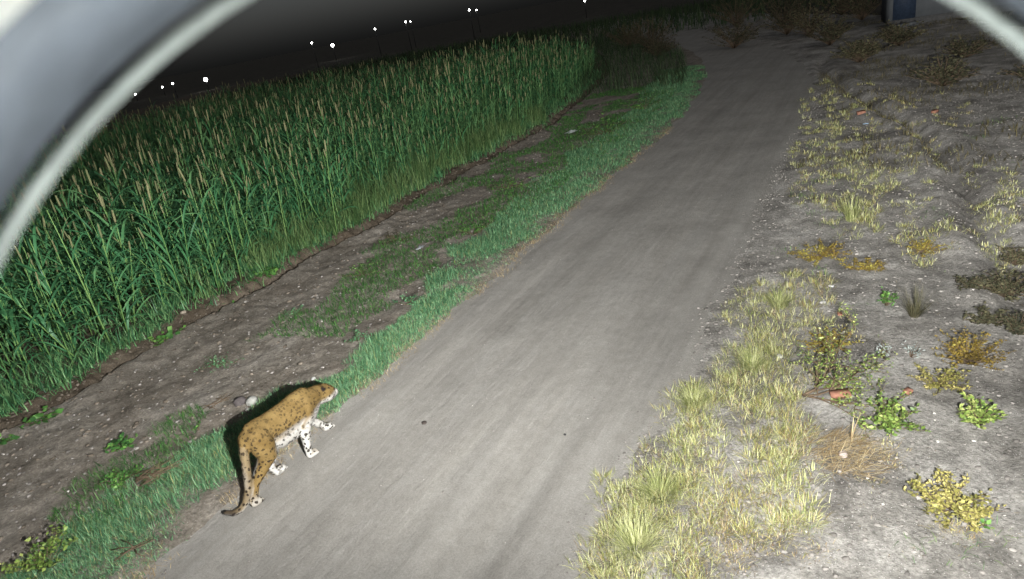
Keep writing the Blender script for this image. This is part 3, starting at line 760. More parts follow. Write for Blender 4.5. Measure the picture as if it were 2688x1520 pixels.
bush('dark_scrub', 2555, 655, 60, .26, 30, 700, .034, M['scrub'], 'added upper dark scrub above the dark brown bush at the right edge', 'bush')  # this and the next two bushes are added to fill out a dark patch
bush('dark_scrub', 2440, 735, 60, .14, 26, 500, .032, M['scrub'], 'added flat dark scrub left of the dark brown bush', 'bush')
bush('dark_scrub', 2560, 850, 60, .24, 30, 700, .034, M['scrub'], 'added dark scrub below the dark brown bush, cut by the right edge', 'bush')
clump('grass_tuft', 2140, 560, 40, .42, 120, .007, M['dry'], 'upright yellow grass tuft beyond the amber mat', lean=(.02, .35))
clump('grass_tuft', 1600, 1385, 95, .28, 416, .0038, M['dry'], 'spiky pale grass tuft nearest the camera at the road edge')
clump('grass_tuft', 1660, 1255, 80, .26, 352, .0038, M['dry'], 'fan-shaped pale grass tuft at the road edge above the nearest one')
clump('grass_tuft', 1745, 1020, 60, .24, 320, .0038, M['dry'], 'yellow-green grass tuft on the road edge beside bare gravel')
clump('grass_tuft', 1890, 930, 60, .25, 320, .0038, M['dry'], 'thick grass tuft left of the thorny branch')
clump('grass_tuft', 1960, 775, 60, .26, 320, .0038, M['dry'], 'feathery grass tuft between the amber mat and thorny branch')
clump('dry_twig_bush', 2300, 800, 75, .36, 150, .005, M['scrub'], 'dry grey twig bush leaning right on the gravel', 'bush', lean=(.2, .9), bendr=(-.1, .3), core=.15)
# straw heap
def straw_heap(px, py, rpx, label):
    x, y = gnd(px, py); g_ = Geo(); n = 520
    r = .3 * np.sqrt(rng.random(n)) * rpx / 90; az = rng.uniform(0, 2 * PI, n)
    X, Y = 1.05 * r * np.cos(az) * rng.uniform(.5, 1.25, n), r * np.sin(az)
    Zz = (.07 * (1 - (r / .31 / (rpx / 90)) ** 2)) * rng.random(n)
    base = np.stack([X, Y, Zz], 1); dirs = rng.normal(.3, .7, n)
    g_.add(*blades(base, dirs, rng.uniform(.08, .22, n), np.full(n, .005), rng.uniform(1.15, 1.6, n), rng.uniform(-.1, .3, n), rng.uniform(.05, 1, n), 3))
    V = g_; o = obj('straw_heap', g_.mesh('straw_heap', M['straw'], True), None, (x, y, float(zfun(x, y)) + .01)); tag(o, label, 'straw heap')
straw_heap(2110, 1155, 90, 'flat heap of brown straw in front of the thorny branch')
# thorny branch lying on the gravel
def thorny_branch(px, py):
    x, y = gnd(px, py); z = float(zfun(x, y))
    root = empty('thorny_branch', (x, y, z)); tag(root, 'fallen thorny branch with small yellow-green leaves on the gravel', 'branch')
    gb, gl = Geo(), Geo(); P, D = [], []
    def limb(p, d, L, r, lev):
        pts = [p]; dd = np.array(d, float)
        for k in range(5):
            dd = dd + rng.normal(0, .22, 3); dd /= np.linalg.norm(dd); q = pts[-1] + dd * L / 5
            q[2] = max(q[2], .012); pts.append(q)
        V, Q, T = tube(pts, np.linspace(r, r * .45, 6), 5); gb.add(V, Q, T)
        if lev < 3:
            for k in range(3 if lev else 5):
                i = random.randint(1, 5); a = rng.normal(0, .8, 3); a[2] = abs(a[2]) * .35
                limb(np.array(pts[i]), dd + a, L * random.uniform(.45, .7), r * .6, lev + 1)
        if lev >= 1:
            for k in range(9):
                i = random.randint(1, 5); b = random.uniform(0, 2 * PI); d2 = np.array([math.cos(b), math.sin(b), .4]); P.append(pts[i] + rng.normal(0, .012, 3)); D.append(d2 / np.linalg.norm(d2))
    for a in (.1, .55, -.35, 1.0):
        limb(np.array([-.26, -.05, .03]), (math.cos(a), math.sin(a), .14), random.uniform(.55, .8), .011, 0)
    leaf_quads(gl, np.array(P), np.array(D), .024 * rng.uniform(.6, 1.3, len(P)), .6, rng.uniform(.1, .9, len(P)))
    obj('twigs', gb.mesh('twigs', M['twig']), root); obj('foliage', gl.mesh('foliage', M['leafy_weed'], True), root)
thorny_branch(2095, 1005)
def bent_stalk(px, py, label):
    x, y = gnd(px, py); z = float(zfun(x, y)); g_ = Geo()
    for k in range(6):
        a = random.uniform(0, 2 * PI); L = random.uniform(.16, .34)
        g_.add(*blades(np.array([[0, 0, 0.]]), [a], np.array([L]), np.array([.012]), np.array([random.uniform(0, .5)]), np.array([random.uniform(.2, 1.2)]), np.array([random.uniform(.5, 1)]), 4))
    o = obj('dry_stalk', g_.mesh('dry_stalk', M['straw'], True), None, (x, y, z)); tag(o, label, 'stalk')
bent_stalk(2140, 1125, 'pale bent dry stalk standing in the straw heap')
# left verge
bush('green_weed', 305, 1122, 36, .10, 12, 110, .06, M['lush_weed'], 'bright lime-green broad-leaved weed on the bare left soil', aspect=.8)
bush('green_weed', 312, 1205, 46, .17, 20, 300, .04, M['lush_weed'], 'dense green weed against the back of the roadside grass')
bush('leafy_bush', 120, 1425, 85, .24, 26, 420, .045, M['leafy_weed'], 'yellow-green leafy bush in the lower left corner', 'bush')
bush('creeping_weed', 105, 1062, 34, .10, 12, 70, .085, M['lush_weed'], 'creeping round-leaved weed nearest the left frame edge on the ditch bank', aspect=.9)
bush('creeping_weed', 12, 1118, 22, .09, 6, 40, .07, M['lush_weed'], 'small weed cut by the left frame edge at the ditch', aspect=.8)
bush('creeping_weed', 425, 850, 36, .10, 10, 60, .09, M['lush_weed'], 'round-leaved creeper midway along the ditch, left of the larger one', aspect=.9)
bush('creeping_weed', 565, 768, 40, .10, 12, 80, .09, M['lush_weed'], 'creeper spilling over the ditch above the bare soil patch', aspect=.9)
bush('creeping_weed', 660, 700, 46, .11, 14, 100, .09, M['lush_weed'], 'largest round-leaved creeper spilling across the ditch', aspect=.9)
bush('green_weed', 915, 690, 48, .22, 22, 340, .035, M['lush_weed'], 'fresh green weed clump in the middle of the left verge')
bush('green_weed', 750, 780, 32, .12, 10, 120, .032, M['lush'], 'little dull green weed below the round-leaved creepers')
bush('green_weed', 545, 915, 48, .14, 20, 300, .03, M['lush'], 'low dull green weed just above the two stones')
bush('green_weed', 1000, 600, 55, .16, 20, 300, .034, M['scrub'], 'dull olive weed behind the white litter')
bush('green_weed', 500, 1080, 14, .1, 5, 30, .04, M['lush_weed'], 'tiny weed left of the two stones')
bush('verge_bush', 1190, 590, 50, .28, 22, 400, .035, M['lush_weed'], 'dense dark green weed at the inner edge of the roadside grass')
bush('verge_bush', 1290, 470, 60, .3, 22, 420, .04, M['lush_weed'], 'bushy green weed farther along inside the roadside grass')
bush('verge_bush', 1520, 335, 60, .5, 28, 560, .05, M['lush_weed'], 'tall dark green weeds at the far bend of the verge')
bush('verge_bush', 1620, 275, 50, .55, 26, 520, .055, M['lush_weed'], 'farthest dark green weed beside the road bend')
bush('verge_bush', 1030, 770, 40, .2, 18, 260, .034, M['lush'], 'mid-green weed tuft at the soil side of the roadside grass')
bush('verge_bush', 900, 860, 36, .16, 14, 200, .032, M['lush'], 'small green weed tuft above the leopard beside the roadside grass')
def sticks(px, py, n, L, label):
    x, y = gnd(px, py); g_ = Geo()
    for k in range(n):
        a = random.gauss(.7, .5); p = np.array([random.gauss(0, .07), random.gauss(0, .05), random.uniform(.01, .06)]); l = L * random.uniform(.5, 1.1)
        d = np.array([math.cos(a), math.sin(a), random.uniform(-.05, .2)])
        V, Q, T = tube([p - d * l / 2, p + rng.normal(0, .012, 3), p + d * l / 2], [.006, .005, .003], 5); g_.add(V, Q, T)
    o = obj('stick_heap', g_.mesh('stick_heap', M['twig']), None, (x, y, float(zfun(x, y)) + .02)); tag(o, label, 'sticks')
sticks(405, 1195, 26, .42, 'heap of dry sticks behind the roadside grass at lower left')
sticks(545, 1012, 5, .35, 'few dark twigs lying just left of the two stones')
sticks(340, 1400, 5, .3, 'loose twigs at the grass edge near the lower left')

# ------------------------------------------------------------------ stones, bricks, litter
def stone(px, py, s, col, label, name='stone', flat=.7, seed=0, cat='stone', z=0.):
    x, y = gnd(px, py); V, T = ico_sub(2); r = np.random.default_rng(seed)
    k = np.array([fbm(np.array([v[0] * 1.6 + seed * 3.1]), np.array([v[1] * 1.6 + v[2] * 1.3]), seed, 3)[0] for v in V])
    V = V * (1 + .3 * k)[:, None] * np.array([s, s * r.uniform(.75, 1), s * flat])
    o = obj(name, mesh_np(name, V, [T], mat_plain(name + str(seed), col, .85, .2, .25, 18), smooth=True), None, (x, y, float(zfun(x, y)) + s * flat * .45 + z), (0, 0, r.uniform(0, 6)))
    tag(o, label, cat); return o
stone(603, 1010, .082, (.085, .075, .075), 'dark rounded stone behind the leopard, left of the pale one', seed=3, flat=.8)
stone(633, 1007, .078, (.3, .3, .28), 'pale angular stone touching the dark one behind the leopard', seed=5, flat=.85)
stone(622, 1028, .03, (.33, .31, .3), 'small pale stone below the dark and pale stones', seed=8)
stone(790, 957, .028, (.42, .42, .41), 'small white stone behind the head of the leopard', seed=9)
stone(1066, 1063, .035, (.06, .05, .045), 'dark clod lying alone on the dirt road', seed=11, flat=.4, cat='clod')
stone(1420, 30 + 1060, .014, (.05, .05, .05), 'tiny dark clod right of the larger clod on the road', seed=12, cat='clod')
stone(1960, 905, .03, (.48, .48, .46), 'white chip beside the thick grass tuft', seed=14)
stone(2070, 738 + 30, .035, (.48, .47, .46), 'white chip on gravel between amber mat and brownish weed', seed=15, flat=.5)
stone(2120, 1165, .035, (.42, .36, .34), 'pinkish white stone lying on the straw heap', seed=16, z=.04)
stone(465, 795, .05, (.3, .26, .21), 'brown clod on the lip of the ditch', seed=18, cat='clod')
stone(705, 655, .05, (.3, .25, .2), 'large brown clod below the largest creeper', seed=19, cat='clod')
def brick(px, py, size, rz, label, tilt=.12, seed=0):
    x, y = gnd(px, py); a, b, c = size
    r = np.random.default_rng(seed); V, Q = box(-a, a, -b, b, -c, c)
    # chipped, uneven corners
    Vs, Qs = [], []
    n = 4
    pts = []
    for i in range(n + 1):
        for (sy, sz) in ((-1, -1), (1, -1), (1, 1), (-1, 1)):
            pts.append((-a + 2 * a * i / n + r.uniform(-.1, .1) * a / n, sy * b * r.uniform(.86, 1), sz * c * r.uniform(.84, 1)))
    Q = [(i * 4 + j, i * 4 + (j + 1) % 4, i * 4 + 4 + (j + 1) % 4, i * 4 + 4 + j) for i in range(n) for j in range(4)] + [(0, 3, 2, 1), (n * 4, n * 4 + 1, n * 4 + 2, n * 4 + 3)]
    o = obj('brick_fragment', mesh_np('brick_fragment', pts, [np.array(Q)], M['brick']), None, (x, y, float(zfun(x, y)) + c * .8), (tilt, -tilt * .5, rz)); tag(o, label, 'brick')
M['brick'] = mat_plain('brick_clay', (.3, .15, .105), .9, .1, .25, 30)
brick(2112, 1000, (.085, .05, .025), .35, 'broken red brick under the thorny branch', seed=1)
brick(2283, 993, (.035, .03, .02), .9, 'small red brick fragment on open gravel right of the branch', seed=2)
brick(2165, 292, (.09, .07, .035), .3, 'red brick rubble piece far up the right verge', seed=3)
brick(2350, 290, (.08, .05, .03), 1.1, 'far reddish brick piece right of the other rubble', seed=4)
brick(2112, 795, (.03, .025, .015), 1.8, 'reddish chip on gravel above the brownish weed', seed=6)
def litter(px, py, s, col, label, seed=0):
    x, y = gnd(px, py); r = np.random.default_rng(seed); n = 9
    gx, gy = np.meshgrid(np.linspace(-1, 1, n), np.linspace(-1, 1, n)); rad = np.hypot(gx, gy)
    z = s * (.28 * (1 - rad * .6) + .35 * np.abs(fbm(gx * 1.8 + seed, gy * 1.8, seed, 3)))
    V = np.stack([gx * s * (1 + .2 * r.normal(0, 1, gx.shape)), gy * s * .6 * (1 + .2 * r.normal(0, 1, gx.shape)), np.maximum(z, .004)], 2).reshape(-1, 3)
    low = V.copy(); low[:, 2] -= .003; V = np.concatenate([V, low]); m = n * n
    i = (np.arange(n - 1)[:, None] * n + np.arange(n - 1)[None]).ravel(); Q = np.stack([i, i + 1, i + n + 1, i + n], 1)
    o = obj('litter', mesh_np('litter', V, [Q, Q[:, ::-1] + m], mat_plain('litter' + str(seed), col, .5, .4, .1, 20), smooth=False), None, (x, y, float(zfun(x, y)) + .01), (0, 0, r.uniform(0, 6))); tag(o, label, 'litter')
litter(1057, 625, .10, (.5, .52, .56), 'crumpled grey-white plastic bag on the left verge', 1)
litter(1437, 332, .20, (.45, .5, .48), 'crumpled pale sheet lying by the far weeds', 2)
litter(2177, 312, .05, (.45, .62, .8), 'scrap of light blue plastic beside the red rubble', 3)
litter(2090, 785 - 60, .03, (.75, .75, .75), 'small white scrap beyond the feathery tuft', 4)

# ------------------------------------------------------------------ leopard, walking along the road edge
def leopard():
    ox, oy = -5.20, 0.0
    S = []                                            # spheres (x, y, z, rx, ry, rz)
    def seg(a, b, ra, rb, fl=1.0):
        a = np.array(a, float); b = np.array(b, float); L = np.linalg.norm(b - a); n = max(2, int(L / (min(ra, rb) * .35)) + 1)
        for t in np.linspace(0, 1, n):
            p = a + (b - a) * t; r = ra + (rb - ra) * t; S.append((*p, r * fl, r, r))
    def chain(ps, fl=1.0):
        for (p, r), (q, s) in zip(ps[:-1], ps[1:]): seg(p, q, r, s, fl)
    # trunk: haunches, loin, deep chest, withers, neck
    chain([((0, 3.06, .590), .118), ((0, 3.16, .605), .135), ((0, 3.30, .565), .138), ((0, 3.46, .545), .146), ((0, 3.62, .535), .155), ((0, 3.74, .535), .145), ((0, 3.83, .54), .120)], 1.0)
    chain([((0, 3.10, .665), .085), ((0, 3.3, .64), .085), ((0, 3.5, .63), .085), ((0, 3.66, .64), .085), ((0, 3.76, .625), .088)], .95)
    chain([((0, 3.50, .40), .122), ((0, 3.64, .385), .118), ((0, 3.75, .42), .112), ((0, 3.84, .48), .098)], .92)       # keel of the chest
    chain([((0, 3.24, .455), .105), ((0, 3.36, .41), .122), ((0, 3.50, .395), .124)], .95)                                 # belly
    chain([((0, 3.74, .565), .122), ((0, 3.86, .545), .106), ((.005, 3.95, .53), .094)], .95)       # neck
    n0 = len(S)
    # head, turned a little to the right and lowered
    chain([((.008, 3.965, .525), .095), ((.014, 4.015, .515), .096), ((.02, 4.055, .495), .080)], .98)
    chain([((.024, 4.075, .475), .055), ((.032, 4.125, .455), .043), ((.034, 4.14, .452), .036)], 1.0)
    chain([((.024, 4.07, .442), .045), ((.03, 4.115, .428), .030)], .9)                       # jaw
    for s in (-1, 1):
        chain([((.016 + s * .05, 4.02, .47), .042), ((.02 + s * .045, 4.055, .465), .036)])       # cheeks
        chain([((.012 + s * .058, 3.985, .585), .026), ((.012 + s * .066, 3.978, .612), .017)], 1.15)   # ears
        chain([((.018 + s * .034, 4.075, .518), .022), ((.02 + s * .03, 4.09, .505), .018)])       # brows
    S[n0:] = [(q[0], q[1] + .012, q[2] - .022, q[3] * 1.06, q[4] * 1.06, q[5] * 1.06) for q in S[n0:]]
    # right foreleg (planted), left foreleg (swung forward)
    chain([((.075, 3.70, .56), .085), ((.092, 3.67, .46), .078), ((.094, 3.60, .355), .062), ((.090, 3.575, .25), .047), ((.086, 3.555, .14), .039), ((.084, 3.55, .075), .037)])
    chain([((.084, 3.557, .045), .042), ((.084, 3.605, .036), .042)], 1.15)
    for d in (-.03, -.01, .01, .03): seg((.084 + d, 3.622, .028), (.084 + d * 1.1, 3.64, .024), .018, .016)
    chain([((-.075, 3.71, .55), .085), ((-.09, 3.715, .45), .074), ((-.088, 3.735, .345), .060), ((-.082, 3.825, .245), .047), ((-.076, 3.92, .14), .039), ((-.074, 3.95, .09), .037)])
    chain([((-.074, 3.965, .065), .042), ((-.074, 4.02, .045), .042)], 1.15)
    for d in (-.03, -.01, .01, .03): seg((-.074 + d, 4.038, .036), (-.074 + d * 1.1, 4.058, .026), .018, .015)
    # right hind leg (pushed back), left hind leg (stepping forward)
    chain([((.062, 3.09, .60), .118), ((.082, 3.10, .50), .115), ((.094, 3.11, .40), .092), ((.09, 3.03, .325), .066), ((.08, 2.925, .24), .046), ((.078, 2.885, .205), .038), ((.076, 2.845, .12), .034), ((.074, 2.815, .065), .034)])
    chain([((.074, 2.805, .040), .038), ((.074, 2.855, .034), .040)], 1.1)
    for d in (-.027, -.009, .009, .027): seg((.074 + d, 2.875, .026), (.074 + d * 1.1, 2.892, .022), .017, .015)
    chain([((-.062, 3.13, .59), .10), ((-.08, 3.23, .47), .092), ((-.084, 3.295, .37), .074), ((-.08, 3.28, .28), .056), ((-.074, 3.205, .175), .043), ((-.072, 3.185, .14), .039), ((-.070, 3.20, .09), .036), ((-.07, 3.215, .055), .036)])
    chain([((-.07, 3.23, .042), .040), ((-.07, 3.295, .036), .042)], 1.1)
    for d in (-.027, -.009, .009, .027): seg((-.07 + d, 3.317, .028), (-.07 + d * 1.1, 3.335, .023), .017, .015)
    # tail
    tp = [((0, 3.0, .625), .055), ((.015, 2.95, .55), .045), ((.035, 2.905, .44), .038), ((.05, 2.865, .32), .036), ((.055, 2.82, .20), .034), ((.05, 2.75, .10), .032), ((.03, 2.69, .055), .030), ((0.0, 2.625, .055), .028), ((-.03, 2.575, .10), .022)]
    chain(tp)
    V0, T0 = ico_sub(2); S = np.array(S)
    V = (V0[None] * S[:, None, 3:6] + S[:, None, :3]).reshape(-1, 3)
    T = (np.arange(len(S)) * len(V0))[:, None, None] + T0[None]
    tmp = bpy.data.objects.new('tmp', mesh_np('tmp', V, [T.reshape(-1, 3)], M['twig'])); COL.objects.link(tmp)
    rm = tmp.modifiers.new('r', 'REMESH'); rm.mode = 'VOXEL'; rm.voxel_size = .0085
    sm = tmp.modifiers.new('s', 'SMOOTH'); sm.factor = .5; sm.iterations = 9
    dg = bpy.context.evaluated_depsgraph_get(); me = bpy.data.meshes.new_from_object(tmp.evaluated_get(dg))
    bpy.data.objects.remove(tmp, do_unlink=True)
    me.name = 'leopard'
    n = len(me.vertices); co = np.zeros(n * 3, np.float32); me.vertices.foreach_get('co', co); co = co.reshape(-1, 3).astype(float)
    no = np.zeros(n * 3, np.float32); me.vertices.foreach_get('normal', no); no = no.reshape(-1, 3)
    x, y, z = co.T
    lower = sstep(.51, .40, z + .05 * no[:, 2] - .05 * sstep(3.5, 3.8, y) * 0)            # belly
    trunk = sstep(3.12, 3.22, y) * sstep(3.98, 3.8, y)
    white = lower * trunk * sstep(.12, -.25, no[:, 2] - .35)
    inner = np.where(x < 0, sstep(-.4, .6, no[:, 0]), sstep(.1, -.6, no[:, 0])) * sstep(.46, .30, z)
    white = np.maximum(white, inner * ((y > 2.77)))
    white = np.maximum(white, .65 * sstep(.16, .05, z) * (y > 2.77))
    head = sstep(3.93, 3.99, y) * (z > .38)
    white = np.maximum(white, head * sstep(.485, .44, z))
    white = np.maximum(white, sstep(3.78, 3.86, y) * sstep(.50, .44, z) * (z > .3))
    frontshin = sstep(.40, .30, z) * .30 * (y > 3.4)
    white = np.maximum(white, frontshin)
    tailm = sstep(2.99, 2.93, y) * sstep(-.06, .02, z - (.32 + (y - 2.84) * 2.4) + .12) * (x < .062)
    d_t = np.min([np.linalg.norm(co - np.array(p), axis=1) for p, r in [((tp[i][0][0] * (1 - t) + tp[i + 1][0][0] * t, tp[i][0][1] * (1 - t) + tp[i + 1][0][1] * t, tp[i][0][2] * (1 - t) + tp[i + 1][0][2] * t), 0) for i in range(1, 8) for t in (0, .25, .5, .75, 1)]], axis=0)
    tail = (d_t < .055) * sstep(2.96, 2.92, y)
    white = np.where(tail > .3, np.clip(.12 + .6 * sstep(.1, -.6, no[:, 2] + no[:, 1] * .6) * sstep(.5, .3, z), 0, 1), white)
    legs = sstep(.46, .36, z) * (1 - trunk * (np.abs(x) < .07))
    legs = np.maximum(legs, np.maximum(head * .9, tail * .9))
    tip = tail * sstep(2.70, 2.60, y) * .8
    ears = np.zeros(n)
    for s in (-1, 1):
        ears = np.maximum(ears, sstep(.036, .02, np.linalg.norm(co - np.array([.012 + s * .064, 3.984, .578]), axis=1)) * (no[:, 1] < .3))
    nose = sstep(.026, .016, np.linalg.norm(co - np.array([.036, 4.192, .440]), axis=1))
    eyes = np.zeros(n)
    for s in (-1, 1): eyes = np.maximum(eyes, sstep(.020, .012, np.linalg.norm(co - np.array([.02 + s * .047, 4.122, .484]), axis=1)))
    black = np.maximum.reduce([ears, nose, eyes, tip])
    for nm, a in (('white', white), ('legs', legs), ('black', black), ('crest', sstep(.54, .68, z) * sstep(3.05, 3.25, y))):
        at = me.attributes.new(nm, 'FLOAT', 'POINT'); at.data.foreach_set('value', np.clip(a, 0, 1).astype(np.float32))
    me.polygons.foreach_set('use_smooth', np.ones(len(me.polygons), bool))
    m, N, L, b = newmat('leopard_coat', .95, .06)
    def attr(nm): a = N.new('ShaderNodeAttribute'); a.attribute_name = nm; return a.outputs['Fac']
    v = coords(N, L); nz = noise(N, L, v, 14, 3, .6)
    wv = mixc(N, L, v, nz.outputs['Color'], .05)
    def vor(scale, rnd=.85):
        q = N.new('ShaderNodeTexVoronoi'); q.inputs['Scale'].default_value = scale; q.inputs['Randomness'].default_value = rnd; L.new(wv, q.inputs['Vector']); return q
    big, sml = vor(29, .9), vor(26, 1.0)
    ring_ = ramp(N, [(.0, (1, 1, 1)), (.33, (1, 1, 1)), (.45, (0, 0, 0))]); L.new(big.outputs['Distance'], ring_.inputs[0])
    brk = noise(N, L, v, 11, 2, .5); br = ramp(N, [(.36, (.5, .5, .5)), (.56, (1, 1, 1))]); L.new(brk.outputs[0], br.inputs[0])
    ros = mixc(N, L, ring_.outputs[0], br.outputs[0], 1.0, 'MULTIPLY')
    dots = ramp(N, [(.0, (1, 1, 1)), (.33, (1, 1, 1)), (.42, (0, 0, 0))]); L.new(sml.outputs['Distance'], dots.inputs[0])
    tawny_n = noise(N, L, v, 7, 4, .6); tw_ = ramp(N, [(.3, (.118, .077, .027)), (.7, (.195, .135, .055))]); L.new(tawny_n.outputs[0], tw_.inputs[0])
    streak = noise(N, L, coords(N, L, (60, 16, 60)), 3, 3, .7); sr = ramp(N, [(.3, (.82, .82, .82)), (.7, (1.18, 1.18, 1.18))]); L.new(streak.outputs[0], sr.inputs[0])
    base = mixc(N, L, tw_.outputs[0], (.44, .43, .405), attr('white'))
    base = mixc(N, L, base, sr.outputs[0], .9, 'MULTIPLY')
    mk = mixc(N, L, ros, dots.outputs[0], attr('legs'))
    k1 = N.new('ShaderNodeMath'); k1.operation = 'MULTIPLY_ADD'; k1.inputs[1].default_value = .15; k1.inputs[2].default_value = .8; L.new(attr('legs'), k1.inputs[0])
    mk2 = N.new('ShaderNodeMath'); mk2.operation = 'MULTIPLY'; L.new(mk, mk2.inputs[0]); k3 = N.new('ShaderNodeMath'); k3.operation = 'MULTIPLY_ADD'; k3.inputs[1].default_value = -.28; L.new(attr('crest'), k3.inputs[0]); L.new(k1.outputs[0], k3.inputs[2]); L.new(k3.outputs[0], mk2.inputs[1])
    c = mixc(N, L, base, (.022, .016, .012), mk2.outputs[0])
    c = mixc(N, L, c, (.015, .012, .012), attr('black'))
    L.new(c, b.inputs['Base Color'])
    bump(N, L, b, streak.outputs[0], .35, .004)
    me.materials.clear(); me.materials.append(m)
    # short fur lying back over the body, carrying the coat's own pattern
    me.calc_loop_triangles(); nt_ = len(me.loop_triangles); tri = np.zeros(nt_ * 3, np.int32); me.loop_triangles.foreach_get('vertices', tri); tri = tri.reshape(-1, 3)
    A, B_, C_ = co[tri[:, 0]], co[tri[:, 1]], co[tri[:, 2]]; ar = np.linalg.norm(np.cross(B_ - A, C_ - A), axis=1); nf_ = 90000
    k = rng.choice(nt_, nf_, p=ar / ar.sum()); r1, r2 = rng.random(nf_), rng.random(nf_); fl_ = r1 + r2 > 1; r1 = np.where(fl_, 1 - r1, r1); r2 = np.where(fl_, 1 - r2, r2)
    w0 = 1 - r1 - r2; it = lambda a: a[tri[k, 0]] * w0 + a[tri[k, 1]] * r1 + a[tri[k, 2]] * r2
    it3 = lambda a: a[tri[k, 0]] * w0[:, None] + a[tri[k, 1]] * r1[:, None] + a[tri[k, 2]] * r2[:, None]
    pp, nn = it3(co), it3(no.astype(float)); nn /= np.linalg.norm(nn, axis=1)[:, None] + 1e-9
    fd = np.tile(np.array([0, -1., -.45]), (nf_, 1)) + rng.normal(0, .3, (nf_, 3)); fd -= nn * np.sum(fd * nn, 1)[:, None]; fd /= np.linalg.norm(fd, axis=1)[:, None] + 1e-9
    wl2 = it(white); ln = (.011 + .010 * wl2 * (pp[:, 2] > .25) + .006 * it(legs * 0 + tail)) * rng.uniform(.6, 1.3, nf_) * np.where(pp[:, 2] < .12, .5, 1.)
    tp_ = pp + (fd * .9 + nn * .42) * ln[:, None]; sd = np.cross(fd, nn) * .0011
    FV = np.stack([pp - sd - nn * .001, pp + sd - nn * .001, tp_], 1).reshape(-1, 3)
    fm = mesh_np('fur', FV, [np.arange(nf_ * 3).reshape(-1, 3)], m)
    for nm, a in (('white', white), ('legs', legs), ('black', black), ('crest', sstep(.54, .68, z) * sstep(3.05, 3.25, y))):
        at = fm.attributes.new(nm, 'FLOAT', 'POINT'); at.data.foreach_set('value', np.repeat(np.clip(it(a), 0, 1), 3).astype(np.float32))
    o = obj('leopard', me, None, (ox, oy, float(zfun(ox, 3.3)) + .004)); tag(o, 'spotted leopard walking away along the left edge of the dirt road', 'leopard')
    f = obj('fur', fm, o); f['kind'] = 'stuff'
    return o
leopard()

# ------------------------------------------------------------------ house, far bushes, lamps on the horizon
def house():
    hx, hy = gnd(2300, 62); hx = float(hx)
    root = empty('house', (hx + .2, hy, float(zfun(hx, hy)))); root.rotation_euler = (0, 0, .10)
    tag(root, 'low grey plastered house at the far end of the right verge', 'house')
    mw = mat_plain('house_plaster', (.13, .14, .15), .9, .1, .12, 3); mb = mat_plain('house_blue', (.03, .045, .075), .6, .3); mr = mat_plain('house_roof', (.25, .22, .2), .8, .2)
    def part(n, b, m, p=root): V, Q = b; return obj(n, mesh_np(n, V, [Q], m), p)
    part('wall', box(-1.2, 4.6, 0, 4.2, -.2, 2.7), mw); part('roof', box(-1.5, 4.9, -.35, 4.5, 2.703, 2.82), mr)
    part('plinth', box(-1.3, 4.7, -.1, -.003, -.2, .28), mat_plain('house_plinth', (.1, .1, .1), .9, .1))
    d = part('door', box(-1.1, -.2, -.05, -.003, .283, 2.2), mb); part('handle', box(-.34, -.28, -.09, -.051, 1.15, 1.25), m_steel, d)
    w = part('window', box(2.3, 3.3, -.04, -.003, 1.1, 2.1), mb)
    for x0 in (2.36, 2.84): part('pane', box(x0, x0 + .4, -.05, -.041, 1.16, 2.04), mat_plain('pane', (.05, .06, .07), .2, .5), w)
    part('step', box(-1.15, -.1, -.5, -.103, -.2, .12), mw)
house()
SCR = [(1.2, 21, .9, .8, 'grey-brown scrub bush beyond the brick rubble'), (3.2, 19.5, 1.0, .9, 'dry scrub bush at right beyond the rubble'), (4.2, 24, 1.1, 1.0, 'scrub bush standing under the house corner'),
       (-1.0, 27, .9, .9, 'thin scrub bush on the right side of the road bend'), (-2.4, 33, 1.2, 1.3, 'dark roadside bush at the far bend'), (.2, 30, 1.0, .9, 'scrub bush left of the house'),
       (-5.0, 40, 1.6, 1.8, 'dark bush where the road disappears'), (-1.5, 42, 1.6, 1.8, 'dark bush behind the house path'), (-16, 46, 1.8, 1.9, 'dark bush beyond the end of the millet'),
       (-11.5, 38, 1.2, 1.2, 'dark weeds at the outer side of the road bend'), (2.0, 25.5, .8, .6, 'low dry bush in front of the house'),
       (-7.2, 37, 1.5, 1.5, 'added dark bush at the inner side of the far road bend'), (-3.6, 37.5, 1.5, 1.6, 'added dark bush between the far bend and the house'), (-9.5, 50, 2.2, 2.4, 'large added dark bush farthest along the road'),  # from here on, dark bushes added to hide the road and darken the far end
       (-13.5, 43, 1.8, 2.0, 'added dark bush left of the vanishing road'), (-6.0, 46, 2.0, 2.2, 'tall added dark bush straight ahead where the road turns'), (-2.8, 47, 2.0, 2.2, 'added dark bush behind the gap between house and road'), (.8, 45, 1.8, 2.0, 'added dark bush showing left of the house wall')]
for (x, y, r, h, lab) in SCR:
    bush('scrub_bush', 0, 0, 0, h, 60, 2200 if y > 26 else 1100, .10, M['scrub'], lab, 'bush', xy=(x, y), rad=r, tw=.012)
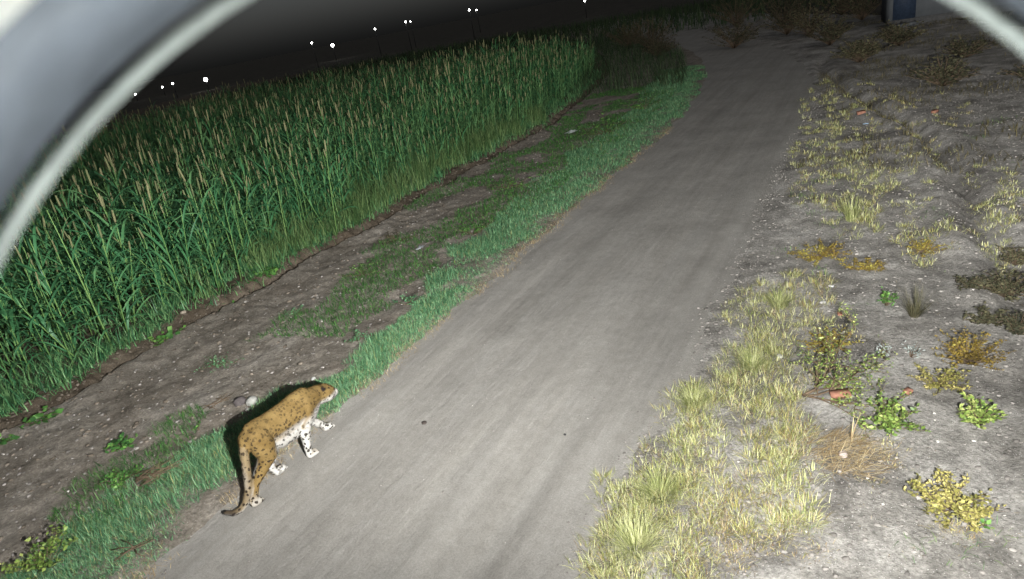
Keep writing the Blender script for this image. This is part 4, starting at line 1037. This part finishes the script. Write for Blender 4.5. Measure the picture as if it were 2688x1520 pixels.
# patchy far scrub on the right ground, one mass
gg = Geo(); n = 26000; X = rng.uniform(-2.5, 12, n); Y = rng.uniform(13, 45, n); keep = (fbm(X * .5, Y * .5, 91, 3) > .02) & (X - bend(Y) > -1.6)
grass_geo(gg, X[keep], Y[keep], .2, .018, (.2, 1.0), (.3, 1.2), (.1, .9), 2)
place('far_scrub', gg.mesh('far_scrub', M['dim_scrub'], True), 'stuff', 'dim dry scrub grass covering the far right ground', 'scrub')
gg = Geo(); n = 16000; Y = rng.uniform(26, 58, n); X = bend(Y) - 6.2 - 16 * rng.random(n)
grass_geo(gg, X, Y, .35 + .5 * rng.random(n), .03, (.05, .6), (.2, 1.2), (.0, .7), 2)
n = 12000; Y = rng.uniform(52, 98, n); X = rng.uniform(-75, 12, n)
grass_geo(gg, X, Y, .8 + .8 * rng.random(n), .09, (.05, .6), (.2, 1.2), (.0, .7), 2)
place('far_weeds', gg.mesh('far_weeds', M['far_weed'], True), 'stuff', 'dark rank weeds added to darken the ground beyond the millet and far bend', 'weeds')  # dark weeds added over bare ground so the far end stays dark
LAMPS = [(340, 237, 0, 'lowest and leftmost tiny white lamp beside the camera shroud'), (408, 219, 0, 'left one of two small lamps near the big starry lamp'), (434, 210, 0, 'right one of two small lamps near the big starry lamp'),
         (517, 200, 1, 'brightest white lamp above the left part of the crop'), (784, 108, 0, 'small lamp just left of the second bright lamp'), (836, 114, 1, 'second bright white lamp above the middle of the crop'),
         (943, 73, 0, 'small lone lamp between the second bright lamp and the close pair'), (1020, 55, 0, 'larger lamp of the close pair above the crop'), (1032, 54, -1, 'fainter lamp of the close pair above the crop'),
         (1180, 25, 0, 'left lamp of the wide pair at the top edge'), (1198, 25, 0, 'right lamp of the wide pair at the top edge'), (1470, 2, 0, 'lone lamp cut by the top edge right of the crop')]
m_lamp = mat_emit('lamp_glow', (1, 1, .97), 30.)
SV, ST = ico_sub(1)
for (px, py, big_, lab) in LAMPS:
    d = ray(px, py); dist = 170. + random.uniform(-10, 60); t = dist / math.hypot(d[0], d[1])
    p = CP + d * t; r = {1: .46, 0: .19, -1: .13}[big_]
    root = empty('distant_lamp', (p[0], p[1], -1.1)); tag(root, lab, 'lamp', 'lamps on the horizon')
    h = p[2] + 1.1
    V, Q, T = tube([(0, .0, 0), (0, 0, h * .6), (0, 0, h - r * 1.02)], .08, 6); obj('post', mesh_np('post', V, [Q, T], m_black), root)
    obj('bulb', mesh_np('bulb', SV * r + np.array([0, 0, h]), [ST], m_lamp), root)
bpy.context.view_layer.update()
